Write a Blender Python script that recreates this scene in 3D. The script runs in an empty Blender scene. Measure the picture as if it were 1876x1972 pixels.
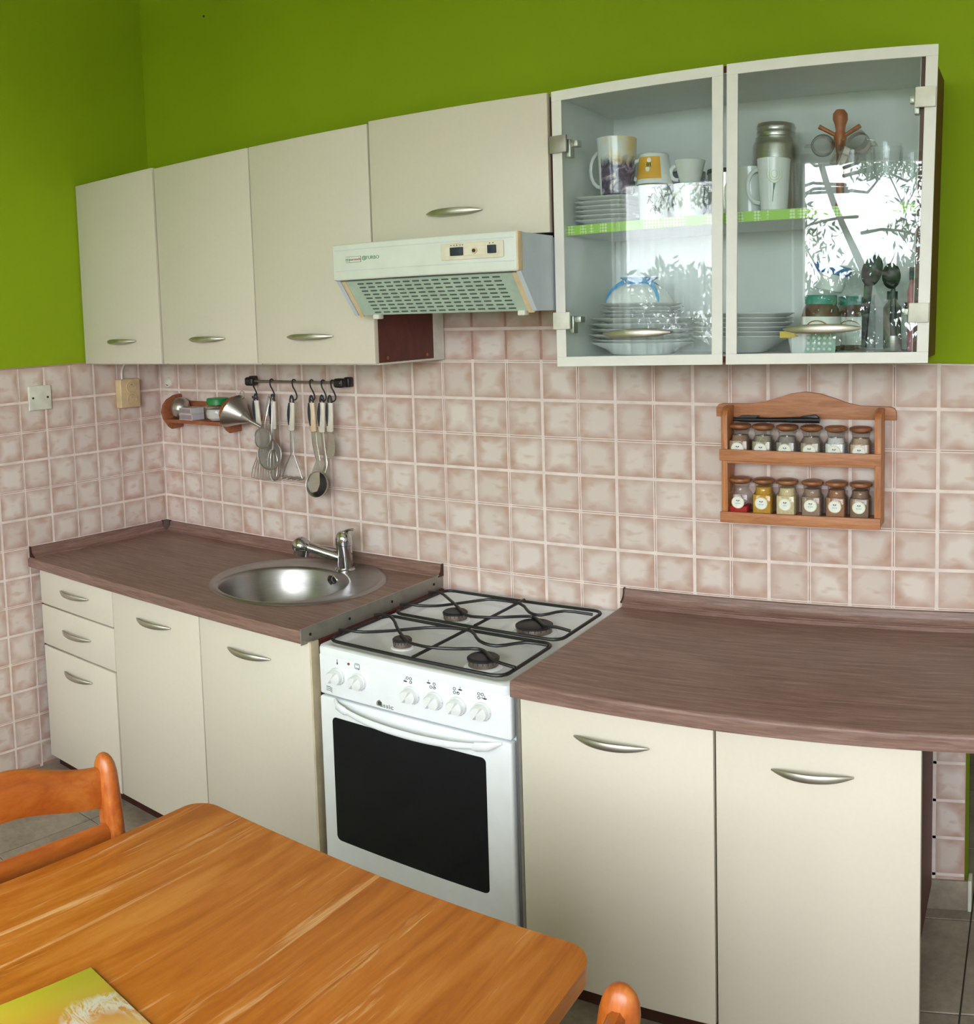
import bpy, bmesh, math, random
from mathutils import Vector, Matrix, Euler
random.seed(7)
C = bpy.context.scene.collection
sc = bpy.context.scene
PI = math.pi
# ---------------------------------------------------------------- camera (the photograph is a cylindrical phone panorama)
cd = bpy.data.cameras.new('camera'); cam = bpy.data.objects.new('camera', cd); C.objects.link(cam)
cd.type = 'PANO'; cd.panorama_type = 'CENTRAL_CYLINDRICAL'
cd.central_cylindrical_radius = 1.0
cd.central_cylindrical_range_u_min = -0.483952; cd.central_cylindrical_range_u_max = 0.483952
cd.central_cylindrical_range_v_min = -0.686123; cd.central_cylindrical_range_v_max = 0.415372
cd.clip_start = 0.01; cd.clip_end = 200
Mc = Matrix(((0.8526532824, -0.0180460590, 0.5221654141), (0.5218085652, 0.0799577874, -0.8493073020), (-0.0264234972, 0.9966350444, 0.0775911527)))
cam.matrix_world = Matrix.Translation((2.99304, -2.48976, 1.67851)) @ Mc.to_4x4()
sc.camera = cam
# ---------------------------------------------------------------- sky, portals, exposure
w = bpy.data.worlds.new('world'); sc.world = w; w.use_nodes = True
bg = w.node_tree.nodes['Background']; bg.inputs[0].default_value = (0.93, 0.965, 1.0, 1); bg.inputs[1].default_value = 15.0
sc.view_settings.view_transform = 'Standard'; sc.view_settings.look = 'None'
sc.view_settings.exposure = 0.05; sc.view_settings.gamma = 1.0
try:
    sc.view_settings.use_curve_mapping = False
    sc.cycles.use_denoising = True
    sc.cycles.max_bounces = 10; sc.cycles.transparent_max_bounces = 24
    sc.cycles.caustics_reflective = False; sc.cycles.caustics_refractive = False
    sc.cycles.sample_clamp_indirect = 6.0
except Exception:
    pass
WY = -3.6          # inner face of the window wall
WINS = [(0.55, 1.30, 0.95, 2.52), (1.63, 3.95, 0.95, 2.60)]  # second opening widened to the right to throw more daylight on the left wall
for i, (x0, x1, z0, z1) in enumerate(WINS):
    ld = bpy.data.lights.new('window_portal', 'AREA'); ld.shape = 'RECTANGLE'; ld.size = x1 - x0; ld.size_y = z1 - z0
    ld.cycles.is_portal = True
    lo = bpy.data.objects.new('window_portal', ld); C.objects.link(lo)
    lo.location = ((x0 + x1) / 2, WY - 0.13, (z0 + z1) / 2); lo.rotation_euler = (PI / 2, 0, 0)

# ---------------------------------------------------------------- materials
def lin(h):
    h = h.lstrip('#'); r = []
    for i in (0, 2, 4):
        c = int(h[i:i+2], 16) / 255; r.append(c / 12.92 if c <= 0.04045 else ((c + 0.055) / 1.055) ** 2.4)
    return (*r, 1)
class N:
    def __init__(s, name):
        s.m = bpy.data.materials.new(name); s.m.use_nodes = True; s.t = s.m.node_tree; s.b = s.t.nodes['Principled BSDF']
    def n(s, ty, **kw):
        o = s.t.nodes.new(ty)
        for k, v in kw.items():
            if k in o.inputs.keys(): o.inputs[k].default_value = v
            else: setattr(o, k, v)
        return o
    def l(s, a, b): s.t.links.new(a, b)
    def mix(s, f, a, b, mode='MIX'):
        o = s.t.nodes.new('ShaderNodeMix'); o.data_type = 'RGBA'; o.blend_type = mode
        for sock, v in ((o.inputs[0], f), (o.inputs[6], a), (o.inputs[7], b)):
            if hasattr(v, 'links'): s.l(v, sock)
            else: sock.default_value = v
        return o.outputs[2]
    def ramp(s, f, pts):
        o = s.t.nodes.new('ShaderNodeValToRGB'); s.l(f, o.inputs[0]); e = o.color_ramp.elements
        while len(e) < len(pts): e.new(0.5)
        for q, (p, c) in zip(e, pts): q.position = p; q.color = c if len(c) == 4 else (*c, 1)
        return o.outputs[0]
    def math(s, op, a, b=0.0, c=None):
        o = s.t.nodes.new('ShaderNodeMath'); o.operation = op
        for k, v in enumerate((a, b, c)):
            if v is None: continue
            if hasattr(v, 'links'): s.l(v, o.inputs[k])
            else: o.inputs[k].default_value = v
        return o.outputs[0]
    def coord(s, scale=(1, 1, 1), rnd=False, out='Object', rot=(0, 0, 0)):
        tc = s.n('ShaderNodeTexCoord'); mp = s.n('ShaderNodeMapping'); mp.inputs['Scale'].default_value = scale; mp.inputs['Rotation'].default_value = rot
        s.l(tc.outputs[out], mp.inputs[0])
        if rnd:
            oi = s.n('ShaderNodeObjectInfo'); cx = s.n('ShaderNodeCombineXYZ')
            for k in range(3): s.l(s.math('MULTIPLY', oi.outputs['Random'], 37.0 + 11 * k), cx.inputs[k])
            s.l(cx.outputs[0], mp.inputs['Location'])
        return mp.outputs[0]
    def noise(s, vec, scale, detail=3, rough=0.5, dist=0.0):
        o = s.n('ShaderNodeTexNoise', Scale=scale, Detail=detail, Roughness=rough, Distortion=dist); s.l(vec, o.inputs['Vector']); return o.outputs[0]
    def bump(s, h, strength=0.2, dist=0.002):
        o = s.n('ShaderNodeBump', Strength=strength, Distance=dist); s.l(h, o.inputs['Height']); s.l(o.outputs[0], s.b.inputs['Normal'])
    def col(s, c):
        if hasattr(c, 'links'): s.l(c, s.b.inputs['Base Color'])
        else: s.b.inputs['Base Color'].default_value = c
    def set(s, rough=None, metal=None, spec=None, **kw):
        if rough is not None: s.b.inputs['Roughness'].default_value = rough
        if metal is not None: s.b.inputs['Metallic'].default_value = metal
        if spec is not None: s.b.inputs['Specular IOR Level'].default_value = spec
        for k, v in kw.items(): s.b.inputs[k.replace('_', ' ')].default_value = v
        return s.m
def plain(name, h, rough=0.5, metal=0.0, var=0.04, scale=25, bump=0.0, **kw):
    n = N(name); c = lin(h); v = n.coord(); f = n.noise(v, scale)
    d = tuple(x * (1 - 3 * var) for x in c[:3]) + (1,); l_ = tuple(min(1, x * (1 + 2 * var)) for x in c[:3]) + (1,)
    n.col(n.ramp(f, [(0.3, d), (0.7, l_)]))
    if bump: n.bump(f, bump, 0.001)
    return n.set(rough, metal, **kw)
def wood(name, dark, mid, light, scale=(1.2, 14, 14), rough=0.4, bump=0.05, rnd=False, contrast=1.0, wear=None, coat=0.0):
    n = N(name); v = n.coord(scale, rnd)
    a = n.noise(v, 2.2, 6, 0.6, 1.4); v2 = n.coord(tuple(s * 5 for s in scale), rnd); b = n.noise(v2, 3, 4, 0.7)
    f = n.math('ADD', n.math('MULTIPLY', a, 0.75), n.math('MULTIPLY', b, 0.25))
    k = 0.16 / contrast
    c = n.ramp(f, [(0.5 - k, lin(dark)), (0.5, lin(mid)), (0.5 + k, lin(light))])
    if wear:
        v3 = n.coord((scale[0] * 2.2, scale[1] * 0.9, scale[2])); wv = n.noise(v3, 2.0, 5, 0.75, 0.8)
        m = n.ramp(wv, [(0.57, (0, 0, 0)), (0.70, (1, 1, 1))]); c = n.mix(n.math('MULTIPLY', m, 0.6), c, lin(wear))
    n.col(c); n.bump(b, bump, 0.001)
    n.b.inputs['Coat Weight'].default_value = coat; n.b.inputs['Coat Roughness'].default_value = 0.25
    return n.set(rough)
def steel(name, h='#b9b8b4', rough=0.28, aniso=0.0, sc_=(4, 4, 120)):
    n = N(name); v = n.coord(sc_); f = n.noise(v, 6, 3)
    n.col(n.ramp(f, [(0.3, tuple(x * 0.85 for x in lin(h)[:3])), (0.7, lin(h))])); n.set(rough, 1.0)
    return n.m
def glass(name, tint=(1, 1, 1, 1), ior=1.5, rough=0.0, trans=1.0, edge=.45):
    n = N(name); t = n.t; t.nodes.remove(n.b)
    tr = n.n('ShaderNodeBsdfTransparent'); tr.inputs[0].default_value = tint
    gl = n.n('ShaderNodeBsdfGlossy'); gl.inputs['Roughness'].default_value = rough
    fr = n.n('ShaderNodeLayerWeight'); fr.inputs[0].default_value = .5
    mx = n.n('ShaderNodeMixShader'); f0 = ((ior-1)/(ior+1))**2; n.l(n.math('MULTIPLY_ADD', n.math('POWER', fr.outputs[1], 3.0), edge, f0), mx.inputs[0]); n.l(tr.outputs[0], mx.inputs[1]); n.l(gl.outputs[0], mx.inputs[2])
    n.l(mx.outputs[0], t.nodes['Material Output'].inputs[0]); return n.m
M = {}
def wall_paint(name, h, seed):
    n = N(name); v = n.coord(); a = n.noise(v, 1.6, 3); b = n.noise(v, 140, 2)
    c = lin(h); n.col(n.ramp(a, [(0.3, tuple(x * 0.93 for x in c[:3])), (0.7, tuple(min(1, x * 1.05) for x in c[:3]))]))
    n.bump(b, 0.15, 0.002); return n.set(0.75, spec=0.25)
M['green'] = wall_paint('green_wall_paint', '#92ad14', 0)
M['plaster'] = wall_paint('white_plaster', '#f4f2ee', 1)
M['cream'] = plain('cream_laminate', '#d8d1c2', 0.34, var=0.004, scale=90, bump=0.02)
M['cream_edge'] = plain('cream_edge_band', '#cfc2a4', 0.5)
M['redwood'] = wood('red_brown_chipboard', '#4a1f17', '#59271d', '#663026', rough=0.5, scale=(8, 8, 3))
M['kick'] = plain('dark_brown_plinth', '#3b1c12', 0.5)
M['whitetrim'] = plain('white_melamine', '#dedbd2', 0.45)
M['int'] = plain('cabinet_interior_white', '#e8ecea', 0.5, var=0.01)
def worktop_mat(a1=(2.2, 34, 34), a2=(7, 160, 160)):
    n = N('brown_wood_laminate'); v = n.coord(a1); a = n.noise(v, 2.4, 8, 0.65, 0.8)
    v2 = n.coord(a2); b = n.noise(v2, 2.5, 4, 0.7)
    f = n.math('ADD', n.math('MULTIPLY', a, 0.6), n.math('MULTIPLY', b, 0.4))
    n.col(n.ramp(f, [(0.30, lin('#5a4239')), (0.46, lin('#7a5d53')), (0.56, lin('#8b6f65')), (0.72, lin('#a78a7c'))]))
    n.bump(b, 0.12, 0.0006); return n.set(0.42)
M['worktop'] = worktop_mat(); M['worktop_y'] = worktop_mat((34, 2.2, 34), (160, 7, 160))
M['alu'] = plain('brushed_aluminium_strip', '#a09c92', 0.42, 0.6)
M['steel'] = steel('stainless_steel', '#c8c6c0', rough=0.33)
M['steel_sat'] = steel('satin_sink_steel', '#a9a8a6', 0.33)
M['chrome'] = steel('chrome', '#c6c6c8', 0.12)
M['nickel'] = steel('satin_nickel_handle', '#cbc8bd', 0.42)
M['enamel'] = plain('white_enamel', '#e9edf0', 0.16, var=0.008)
M['knob'] = plain('white_knob_plastic', '#e4e6e6', 0.3, var=0.005)
M['hood'] = plain('hood_white_paint', '#dbe1d9', 0.32, var=0.012)
M['hood_side'] = plain('hood_side_grey_white', '#c9d3dc', 0.35, var=0.015)
M['hood_yellow'] = plain('aged_cream_plastic', '#e0c9a0', 0.5)
M['hood_grille'] = plain('hood_filter_green_white', '#b4c9b9', 0.4)
M['slot'] = plain('slot_dark', '#56655a', 0.8)
M['blk'] = plain('black_plastic', '#17181a', 0.4, var=0.02)
M['iron'] = plain('black_enamelled_iron', '#17191a', 0.42, var=0.03)
M['burncap'] = plain('black_burner_cap', '#1d1d20', 0.45)
M['burnring'] = plain('stained_burner_aluminium', '#8d8074', 0.45, 0.7, var=0.08, scale=60)
M['ovenglass'] = plain('black_oven_glass', '#14171b', 0.10, var=0.0, spec=0.35)
M['ink'] = plain('dark_print', '#3d4043', 0.6)
M['ink_green'] = plain('green_print', '#5f9a7c', 0.6)
M['ink_red'] = plain('red_print', '#8a2b34', 0.6)
M['rubber'] = plain('dark_blue_grey_grip', '#27323b', 0.55)
M['grip'] = plain('cream_handle_plastic', '#ddd5c6', 0.35)
M['grip_tan'] = plain('tan_handle_plastic', '#e2c7a6', 0.35)
M['rackwood'] = wood('beech_rack_wood', '#a2673f', '#b97c54', '#c68b62', scale=(3, 26, 26), rough=0.5)
M['rackwood_v'] = wood('beech_rack_side_wood', '#9c6036', '#b9743f', '#cc8c50', scale=(26, 26, 3), rough=0.45)
M['shelfwood'] = wood('dark_beech_wood', '#84492b', '#9d5c3a', '#a96843', scale=(4, 26, 26), rough=0.5)
M['lid'] = wood('brown_wooden_lid', '#70452b', '#95603c', '#ab744b', scale=(6, 30, 30), rough=0.4, rnd=True)
M['table'] = wood('orange_varnished_pine', '#97500f', '#ad641c', '#bd7a33', scale=(10, 0.9, 10), rough=0.36, wear='#e6bd84', coat=0.15)
M['chair'] = wood('orange_brown_chair_wood', '#934512', '#ab5a1e', '#bb7030', scale=(22, 2.2, 6), rough=0.38, coat=0.2)
M['china'] = plain('white_porcelain', '#e4e8e8', 0.15, var=0.004)
M['socket'] = plain('beige_socket_plastic', '#d8bf96', 0.4)
M['plate_w'] = plain('white_switch_plastic', '#dcdccf', 0.4)
M['dark'] = plain('dark_hole', '#1b1613', 0.7)
M['paper'] = plain('white_label_paper', '#f1f2ea', 0.6)
M['teal'] = plain('teal_print', '#8fd4c4', 0.6)
M['lime'] = plain('lime_print', '#cfd99a', 0.6)
M['matchbox_side'] = plain('matchbox_striker_mauve', '#9d8c92', 0.8)
M['matchbox'] = plain('matchbox_card', '#cfc6c4', 0.7)
M['matchbox_end'] = plain('matchbox_tray_end', '#c9c6cb', .7)
M['greenlid'] = plain('green_plastic_lid', '#0f8a3c', 0.4)
M['teallid'] = plain('teal_plastic_lid', '#1f8676', 0.4)
M['bluelid'] = plain('blue_plastic_lid', '#1d62b0', 0.4)
M['blue'] = plain('blue_glaze', '#2f9bd2', 0.25)
M['darkblue'] = plain('dark_blue_ceramic', '#2c5f9e', 0.3)
M['yellow'] = plain('yellow_glaze', '#e8ac2c', 0.3)
M['honey'] = plain('brown_honey', '#5f3525', 0.3)
M['salt'] = plain('white_salt', '#e6e6e6', 0.8)
M['tub'] = plain('translucent_white_tub', '#dfe6e4', 0.4)
M['yel_clip'] = plain('yellow_clip_plastic', '#e6c552', 0.4)
M['mist'] = plain('grey_green_blister_foil', '#8fae9f', 0.4, 0.3)
M['pink'] = plain('pink_plastic', '#c77a86', 0.4)
M['purple'] = plain('dark_purple_cloth', '#4c3f56', 0.7)
M['glassw'] = glass('clear_glass', (0.985, 0.99, 0.99, 1), ior=1.3)
M['glassd'] = glass('door_glass', (0.955, 0.985, 0.98, 1), ior=1.55)
M['glassjar'] = glass('jar_glass', (0.90, 0.895, 0.885, 1), ior=1.5, edge=.8)
M['frost'] = plain('satin_white_door_frame', '#e4e3dd', 0.35, var=0.01)
M['bark'] = plain('tree_bark', '#5b5a52', 0.9, var=0.1)
M['leaf'] = plain('tree_leaf', '#3f5a3a', 0.7, var=0.15, scale=3)
def lace():
    n = N('lace_curtain'); tr = n.n('ShaderNodeBsdfTransparent'); tl = n.n('ShaderNodeBsdfTranslucent'); tl.inputs[0].default_value = (0.9, 0.92, 0.93, 1)
    wv = n.n('ShaderNodeTexWave', Scale=30.0, Distortion=1.5); wv.bands_direction = 'Z'; n.l(n.coord(), wv.inputs['Vector'])
    mx = n.n('ShaderNodeMixShader'); n.l(n.math('MULTIPLY_ADD', wv.outputs[1], 0.35, 0.3), mx.inputs[0]); n.l(tr.outputs[0], mx.inputs[1]); n.l(tl.outputs[0], mx.inputs[2])
    n.l(mx.outputs[0], n.t.nodes['Material Output'].inputs[0]); return n.m
M['lace'] = lace()
def tile_mat(name, shift):
    # printed glaze: pale centre, pinkish brown edges, cloudy rusty smudges; each tile has its own offset
    n = N(name); tc = n.n('ShaderNodeTexCoord'); sp = n.n('ShaderNodeSeparateXYZ'); n.l(tc.outputs['Generated'], sp.inputs[0])
    v = n.coord((1, 1, 1), rnd=True)
    nz = n.noise(v, 2.0, 1, 0.4)
    def edge(o):
        a = n.math('ABSOLUTE', n.math('SUBTRACT', o, 0.5)); return n.math('MULTIPLY', a, 2.0)
    ex = edge(sp.outputs[0]); ez = edge(sp.outputs[2] if shift == 0 else sp.outputs[2])
    ey = edge(sp.outputs[1])
    u = ex if shift == 0 else ey
    mxx = n.math('MAXIMUM', u, ez)
    e = n.math('ADD', mxx, n.math('MULTIPLY', n.math('SUBTRACT', nz, 0.5), 0.9))
    f = n.ramp(e, [(0.45, (0, 0, 0)), (1.15, (1, 1, 1))])
    oi = n.n('ShaderNodeObjectInfo')
    big = n.noise(v, 1.1, 2, 0.5)
    centre = n.mix(oi.outputs['Random'], lin('#e2d6cf'), lin('#d6c7bf'))
    rim = n.mix(n.ramp(big, [(0.4, (0, 0, 0)), (0.62, (1, 1, 1))]), lin('#c6aaa0'), lin('#b99281'))
    c = n.mix(n.math('MULTIPLY', f, 0.85), centre, rim)
    v2 = n.coord((1, 1, 2.2), rnd=True)
    sm = n.ramp(n.noise(v2, 2.3, 1, 0.4), [(0.58, (0, 0, 0)), (0.76, (1, 1, 1))])
    c = n.mix(n.math('MULTIPLY', sm, 0.4), c, lin('#bd9078'))
    n.col(c); return n.set(0.3, spec=0.4)
M['tile_x'] = tile_mat('glazed_pink_tile_back', 0)
M['tile_y'] = tile_mat('glazed_pink_tile_left', 1)
M['grout'] = plain('pale_grout', '#e9dcd5', 0.8)
M['grout_d'] = plain('brown_pink_grout', '#b08c7e', 0.85)
def floor_mat():
    n = N('grey_stone_floor_tile'); v = n.coord((1, 1, 1), rnd=True); a = n.noise(v, 7, 6, 0.7); b = n.noise(v, 60, 3, 0.7)
    f = n.math('ADD', n.math('MULTIPLY', a, 0.7), n.math('MULTIPLY', b, 0.3))
    n.col(n.ramp(f, [(0.35, lin('#7c7163')), (0.55, lin('#978c7d')), (0.7, lin('#a79d8e'))])); n.bump(b, 0.1, 0.001); return n.set(0.42)
M['floor'] = floor_mat()
M['floor_joint'] = plain('dark_floor_joint', '#3b342c', 0.9)

# ---------------------------------------------------------------- geometry helpers
class MB:
    def __init__(s): s.bm = bmesh.new()
    def _bev(s, vs, r, seg):
        es = set(); vset = set(vs)
        for v in vs:
            for e in v.link_edges:
                if e.verts[0] in vset and e.verts[1] in vset: es.add(e)
        bmesh.ops.bevel(s.bm, geom=list(es), offset=r, segments=seg, profile=0.5, affect='EDGES', clamp_overlap=True)
    def box(s, x0, x1, y0, y1, z0, z1, r=0, seg=2):
        if x0 > x1: x0, x1 = x1, x0
        if y0 > y1: y0, y1 = y1, y0
        if z0 > z1: z0, z1 = z1, z0
        m = Matrix.Translation(((x0+x1)/2, (y0+y1)/2, (z0+z1)/2)) @ Matrix.Diagonal((x1-x0, y1-y0, z1-z0, 1))
        vs = bmesh.ops.create_cube(s.bm, size=1, matrix=m)['verts']
        if r: s._bev(vs, r, seg)
        return s
    def cyl(s, p0, p1, r0, r1=None, seg=24, r=0):
        r1 = r0 if r1 is None else r1; p0 = Vector(p0); p1 = Vector(p1); d = p1 - p0
        m = Matrix.Translation((p0+p1)/2) @ d.to_track_quat('Z', 'Y').to_matrix().to_4x4()
        bmesh.ops.create_cone(s.bm, cap_ends=True, cap_tris=False, segments=seg, radius1=max(r0, 1e-5), radius2=max(r1, 1e-5), depth=d.length, matrix=m)
        return s
    def ball(s, c, rx, ry=None, rz=None, seg=20, rings=12):
        ry = rx if ry is None else ry; rz = rx if rz is None else rz
        bmesh.ops.create_uvsphere(s.bm, u_segments=seg, v_segments=rings, radius=1, matrix=Matrix.Translation(c) @ Matrix.Diagonal((rx, ry, rz, 1))); return s
    def sweep(s, pts, ra, rb=None, seg=10, closed=False, up=(0, 0, 1)):
        pts = [Vector(p) for p in pts]; n = len(pts)
        ra = ra if isinstance(ra, (list, tuple)) else [ra]*n; rb = ra if rb is None else (rb if isinstance(rb, (list, tuple)) else [rb]*n)
        rings = []; up = Vector(up); prev = None
        for i, p in enumerate(pts):
            a = pts[(i-1) % n] if (closed or i) else p; b = pts[(i+1) % n] if (closed or i < n-1) else p
            t = (b - a).normalized()
            if prev is None:
                if abs(t.dot(up)) > 0.95: up = Vector((1, 0, 0)) if abs(t.x) < 0.9 else Vector((0, 1, 0))
                u = up - t * up.dot(t)
            else: u = prev - t * prev.dot(t)
            u.normalize(); prev = u; v = t.cross(u)
            rings.append([s.bm.verts.new(p + u*math.cos(2*PI*k/seg)*ra[i] + v*math.sin(2*PI*k/seg)*rb[i]) for k in range(seg)])
        m = n if closed else n-1
        for i in range(m):
            A, B = rings[i], rings[(i+1) % n]
            for k in range(seg): s.bm.faces.new((A[k], A[(k+1) % seg], B[(k+1) % seg], B[k]))
        if not closed:
            s.bm.faces.new(rings[0][::-1]); s.bm.faces.new(rings[-1])
        return s
    def lathe(s, prof, c=(0, 0, 0), seg=32, mat=None, sq=0.0, closed=False):
        # prof: (r, z) pairs; sq > 0 turns circles into squircles
        mat = mat or Matrix.Translation(c); rings = []
        for r, z in prof:
            if r < 1e-6: rings.append([s.bm.verts.new(mat @ Vector((0, 0, z)))])
            else:
                ring = []
                for k in range(seg):
                    a = 2*PI*k/seg; ca, sa = math.cos(a), math.sin(a)
                    q = 1.0
                    e = sq if not isinstance(sq, dict) else 0
                    if e: q = 1.0 / ((abs(ca)**(2+8*e) + abs(sa)**(2+8*e)) ** (1/(2+8*e)))
                    ring.append(s.bm.verts.new(mat @ Vector((r*q*ca, r*q*sa, z))))
                rings.append(ring)
        R = rings + ([rings[0]] if closed else [])
        for A, B in zip(R[:-1], R[1:]):
            if len(A) == 1 and len(B) == 1: continue
            for k in range(seg):
                k2 = (k+1) % seg
                if len(A) == 1: s.bm.faces.new((A[0], B[k2], B[k]))
                elif len(B) == 1: s.bm.faces.new((A[k], A[k2], B[0]))
                else: s.bm.faces.new((A[k], A[k2], B[k2], B[k]))
        return s
    def prism(s, poly, f, d0, d1, r=0, seg=2):
        # poly of 2-D points, f(u, v, d) -> 3-D point
        A = [s.bm.verts.new(f(u, v, d0)) for u, v in poly]; B = [s.bm.verts.new(f(u, v, d1)) for u, v in poly]
        s.bm.faces.new(A[::-1]); s.bm.faces.new(B); n = len(A)
        for i in range(n): s.bm.faces.new((A[i], A[(i+1) % n], B[(i+1) % n], B[i]))
        if r:
            es = [e for v in A+B for e in v.link_edges if (e.verts[0] in A and e.verts[1] in A) or (e.verts[0] in B and e.verts[1] in B)]
            bmesh.ops.bevel(s.bm, geom=list(set(es)), offset=r, segments=seg, profile=0.5, affect='EDGES', clamp_overlap=True)
        return s
    def build(s, name, mat, parent=None, smooth=35, kind=None, label=None, local=False, matrix=None):
        if matrix is not None: bmesh.ops.transform(s.bm, matrix=matrix, verts=s.bm.verts)
        bmesh.ops.recalc_face_normals(s.bm, faces=s.bm.faces)
        me = bpy.data.meshes.new(name)
        base = Vector((0, 0, 0))
        if parent is not None and not local:
            p = parent
            while p is not None: base = base + p.location; p = p.parent
            bmesh.ops.translate(s.bm, vec=-base, verts=s.bm.verts)
        s.bm.to_mesh(me); s.bm.free()
        ms = mat if isinstance(mat, (list, tuple)) else [mat]
        for m in ms: me.materials.append(M[m] if isinstance(m, str) else m)
        if smooth:
            me.shade_smooth(); me.set_sharp_from_angle(angle=math.radians(smooth))
        o = bpy.data.objects.new(name, me); C.objects.link(o)
        if parent is not None: o.parent = parent
        if kind: o['kind'] = kind
        if label: o['label'] = label
        return o
def thing(name, label, cat, loc=(0, 0, 0), rot=0, group=None):
    o = bpy.data.objects.new(name, None); C.objects.link(o); o.empty_display_size = 0.05
    o.location = loc; o.rotation_euler = (0, 0, rot); o['label'] = label; o['category'] = cat
    if group: o['group'] = group
    return o
def tag(o, label, cat, group=None):
    o['label'] = label; o['category'] = cat
    if group: o['group'] = group
    return o
def kids(o): return [c for c in bpy.data.objects if c.parent is o]
def dup(o, loc=None, rot=None, label=None):
    c = o.copy(); C.objects.link(c)
    if loc is not None: c.location = loc
    if rot is not None: c.rotation_euler = rot
    if label: c['label'] = label
    for ch in kids(o):
        d = ch.copy(); C.objects.link(d); d.parent = c
        for g in kids(ch):
            e = g.copy(); C.objects.link(e); e.parent = d
    return c
XZ = lambda u, v, d: Vector((u, d, v))     # polygon in the x-z plane, extruded along y
XY = lambda u, v, d: Vector((u, v, d))     # polygon in plan, extruded upwards
YZ = lambda u, v, d: Vector((d, u, v))     # polygon in the y-z plane, extruded along x
def rrect(x0, x1, z0, z1, r, n=6):
    P = []
    for cx, cz, a0 in ((x1-r, z1-r, 0), (x0+r, z1-r, 90), (x0+r, z0+r, 180), (x1-r, z0+r, 270)):
        for k in range(n+1):
            a = math.radians(a0 + 90*k/n); P.append((cx + r*math.cos(a), cz + r*math.sin(a)))
    return P
def arc(cx, cz, r, a0, a1, n):
    return [(cx + r*math.cos(math.radians(a0+(a1-a0)*k/n)), cz + r*math.sin(math.radians(a0+(a1-a0)*k/n))) for k in range(n+1)]
def smoothpath(pts, sub=4):
    P = [Vector(p) for p in pts]; out = []
    for i in range(len(P)-1):
        p0 = P[max(i-1, 0)]; p1 = P[i]; p2 = P[i+1]; p3 = P[min(i+2, len(P)-1)]
        for k in range(sub):
            t = k/sub; out.append(0.5*((2*p1) + (p2-p0)*t + (2*p0-5*p1+4*p2-p3)*t*t + (3*p1-p0-3*p2+p3)*t**3))
    out.append(P[-1]); return out
def text(name, body, size, loc, rot, mat, parent, depth=0.0006, align='CENTER', shear=0.0, sx=1.0):
    cu = bpy.data.curves.new(name, 'FONT'); cu.body = body; cu.size = size; cu.extrude = depth; cu.align_x = align; cu.align_y = 'CENTER'; cu.shear = shear; cu.resolution_u = 2
    t = bpy.data.objects.new(name, cu); C.objects.link(t)
    me = bpy.data.meshes.new_from_object(t); bpy.data.objects.remove(t)
    m = Matrix.Translation(loc) @ Euler(rot).to_matrix().to_4x4() @ Matrix.Diagonal((sx, 1, 1, 1))
    base = Vector((0, 0, 0)); p = parent
    while p is not None: base = base + p.location; p = p.parent
    me.transform(Matrix.Translation(-base) @ m); me.materials.clear(); me.materials.append(M[mat])
    o = bpy.data.objects.new(name, me); C.objects.link(o); o.parent = parent; return o
FX = (PI/2, 0, 0)      # text standing up, read from -y

# ================================================================ SETTING
FZ = 0.0
XG = [0.013, .12, .224, .329, .433, .53, .636, .747, .859, .976, 1.091, 1.2, 1.312, 1.419, 1.533, 1.647, 1.76, 1.873, 1.985, 2.097, 2.2, 2.303, 2.411, 2.518, 2.63, 2.742, 2.856, 2.945]
ZG = [1.745, 1.632, 1.53, 1.412, 1.298, 1.188, 1.077, .969, .859, .749, .641, .532, .423, .314, .206, .098]
YG = [-.006, -.108, -.214, -.32, -.427, -.537, -.647, -.752, -.858, -.964, -1.07, -1.176, -1.282, -1.388, -1.494, -1.6]
TH = 0.007      # tile face proud of the wall
def struct(name, mb, mat, parent=None, **k):
    o = mb.build(name, mat, parent, **k)
    if parent is None: o['kind'] = 'structure'
    return o
wb = struct('wall_back', MB().box(-0.15, 2.822, 0.0, 0.15, FZ, 3.2).box(2.822, 2.95, 0.0, 0.15, .80, 3.2), 'green', smooth=0)
wl = struct('wall_left', MB().box(-0.15, 0.0, -3.75, 0.0, FZ, 3.2), 'green', smooth=0)
struct('wall_right', MB().box(4.3, 4.45, -3.75, 1.6, FZ, 3.2), 'plaster', smooth=0)
wp = struct('wall_passage', MB().box(2.45, 4.45, 1.1, 1.25, FZ, 3.2), 'green', smooth=0)
struct('wall_niche', MB().box(2.45, 2.58, 0.15, 1.1, FZ, 3.2), 'green', smooth=0)
M['bigtile'] = plain('brown_large_wall_tile', '#6f5a40', 0.35, var=.05, scale=5)
for i in range(5):
    for j in range(6): MB().box(2.60+.30*i, 2.896+.30*i, 1.088, 1.1, .002+.2*j, .198+.2*j, .002, 1).build('tile', 'bigtile', wp, smooth=0)
struct('ceiling', MB().box(-0.15, 4.45, -3.75, 1.75, 3.2, 3.3), 'plaster', smooth=0)
fl = struct('floor', MB().box(-0.15, 4.45, -3.75, 1.75, FZ-0.1, FZ-0.004), 'floor_joint', smooth=0)
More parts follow.
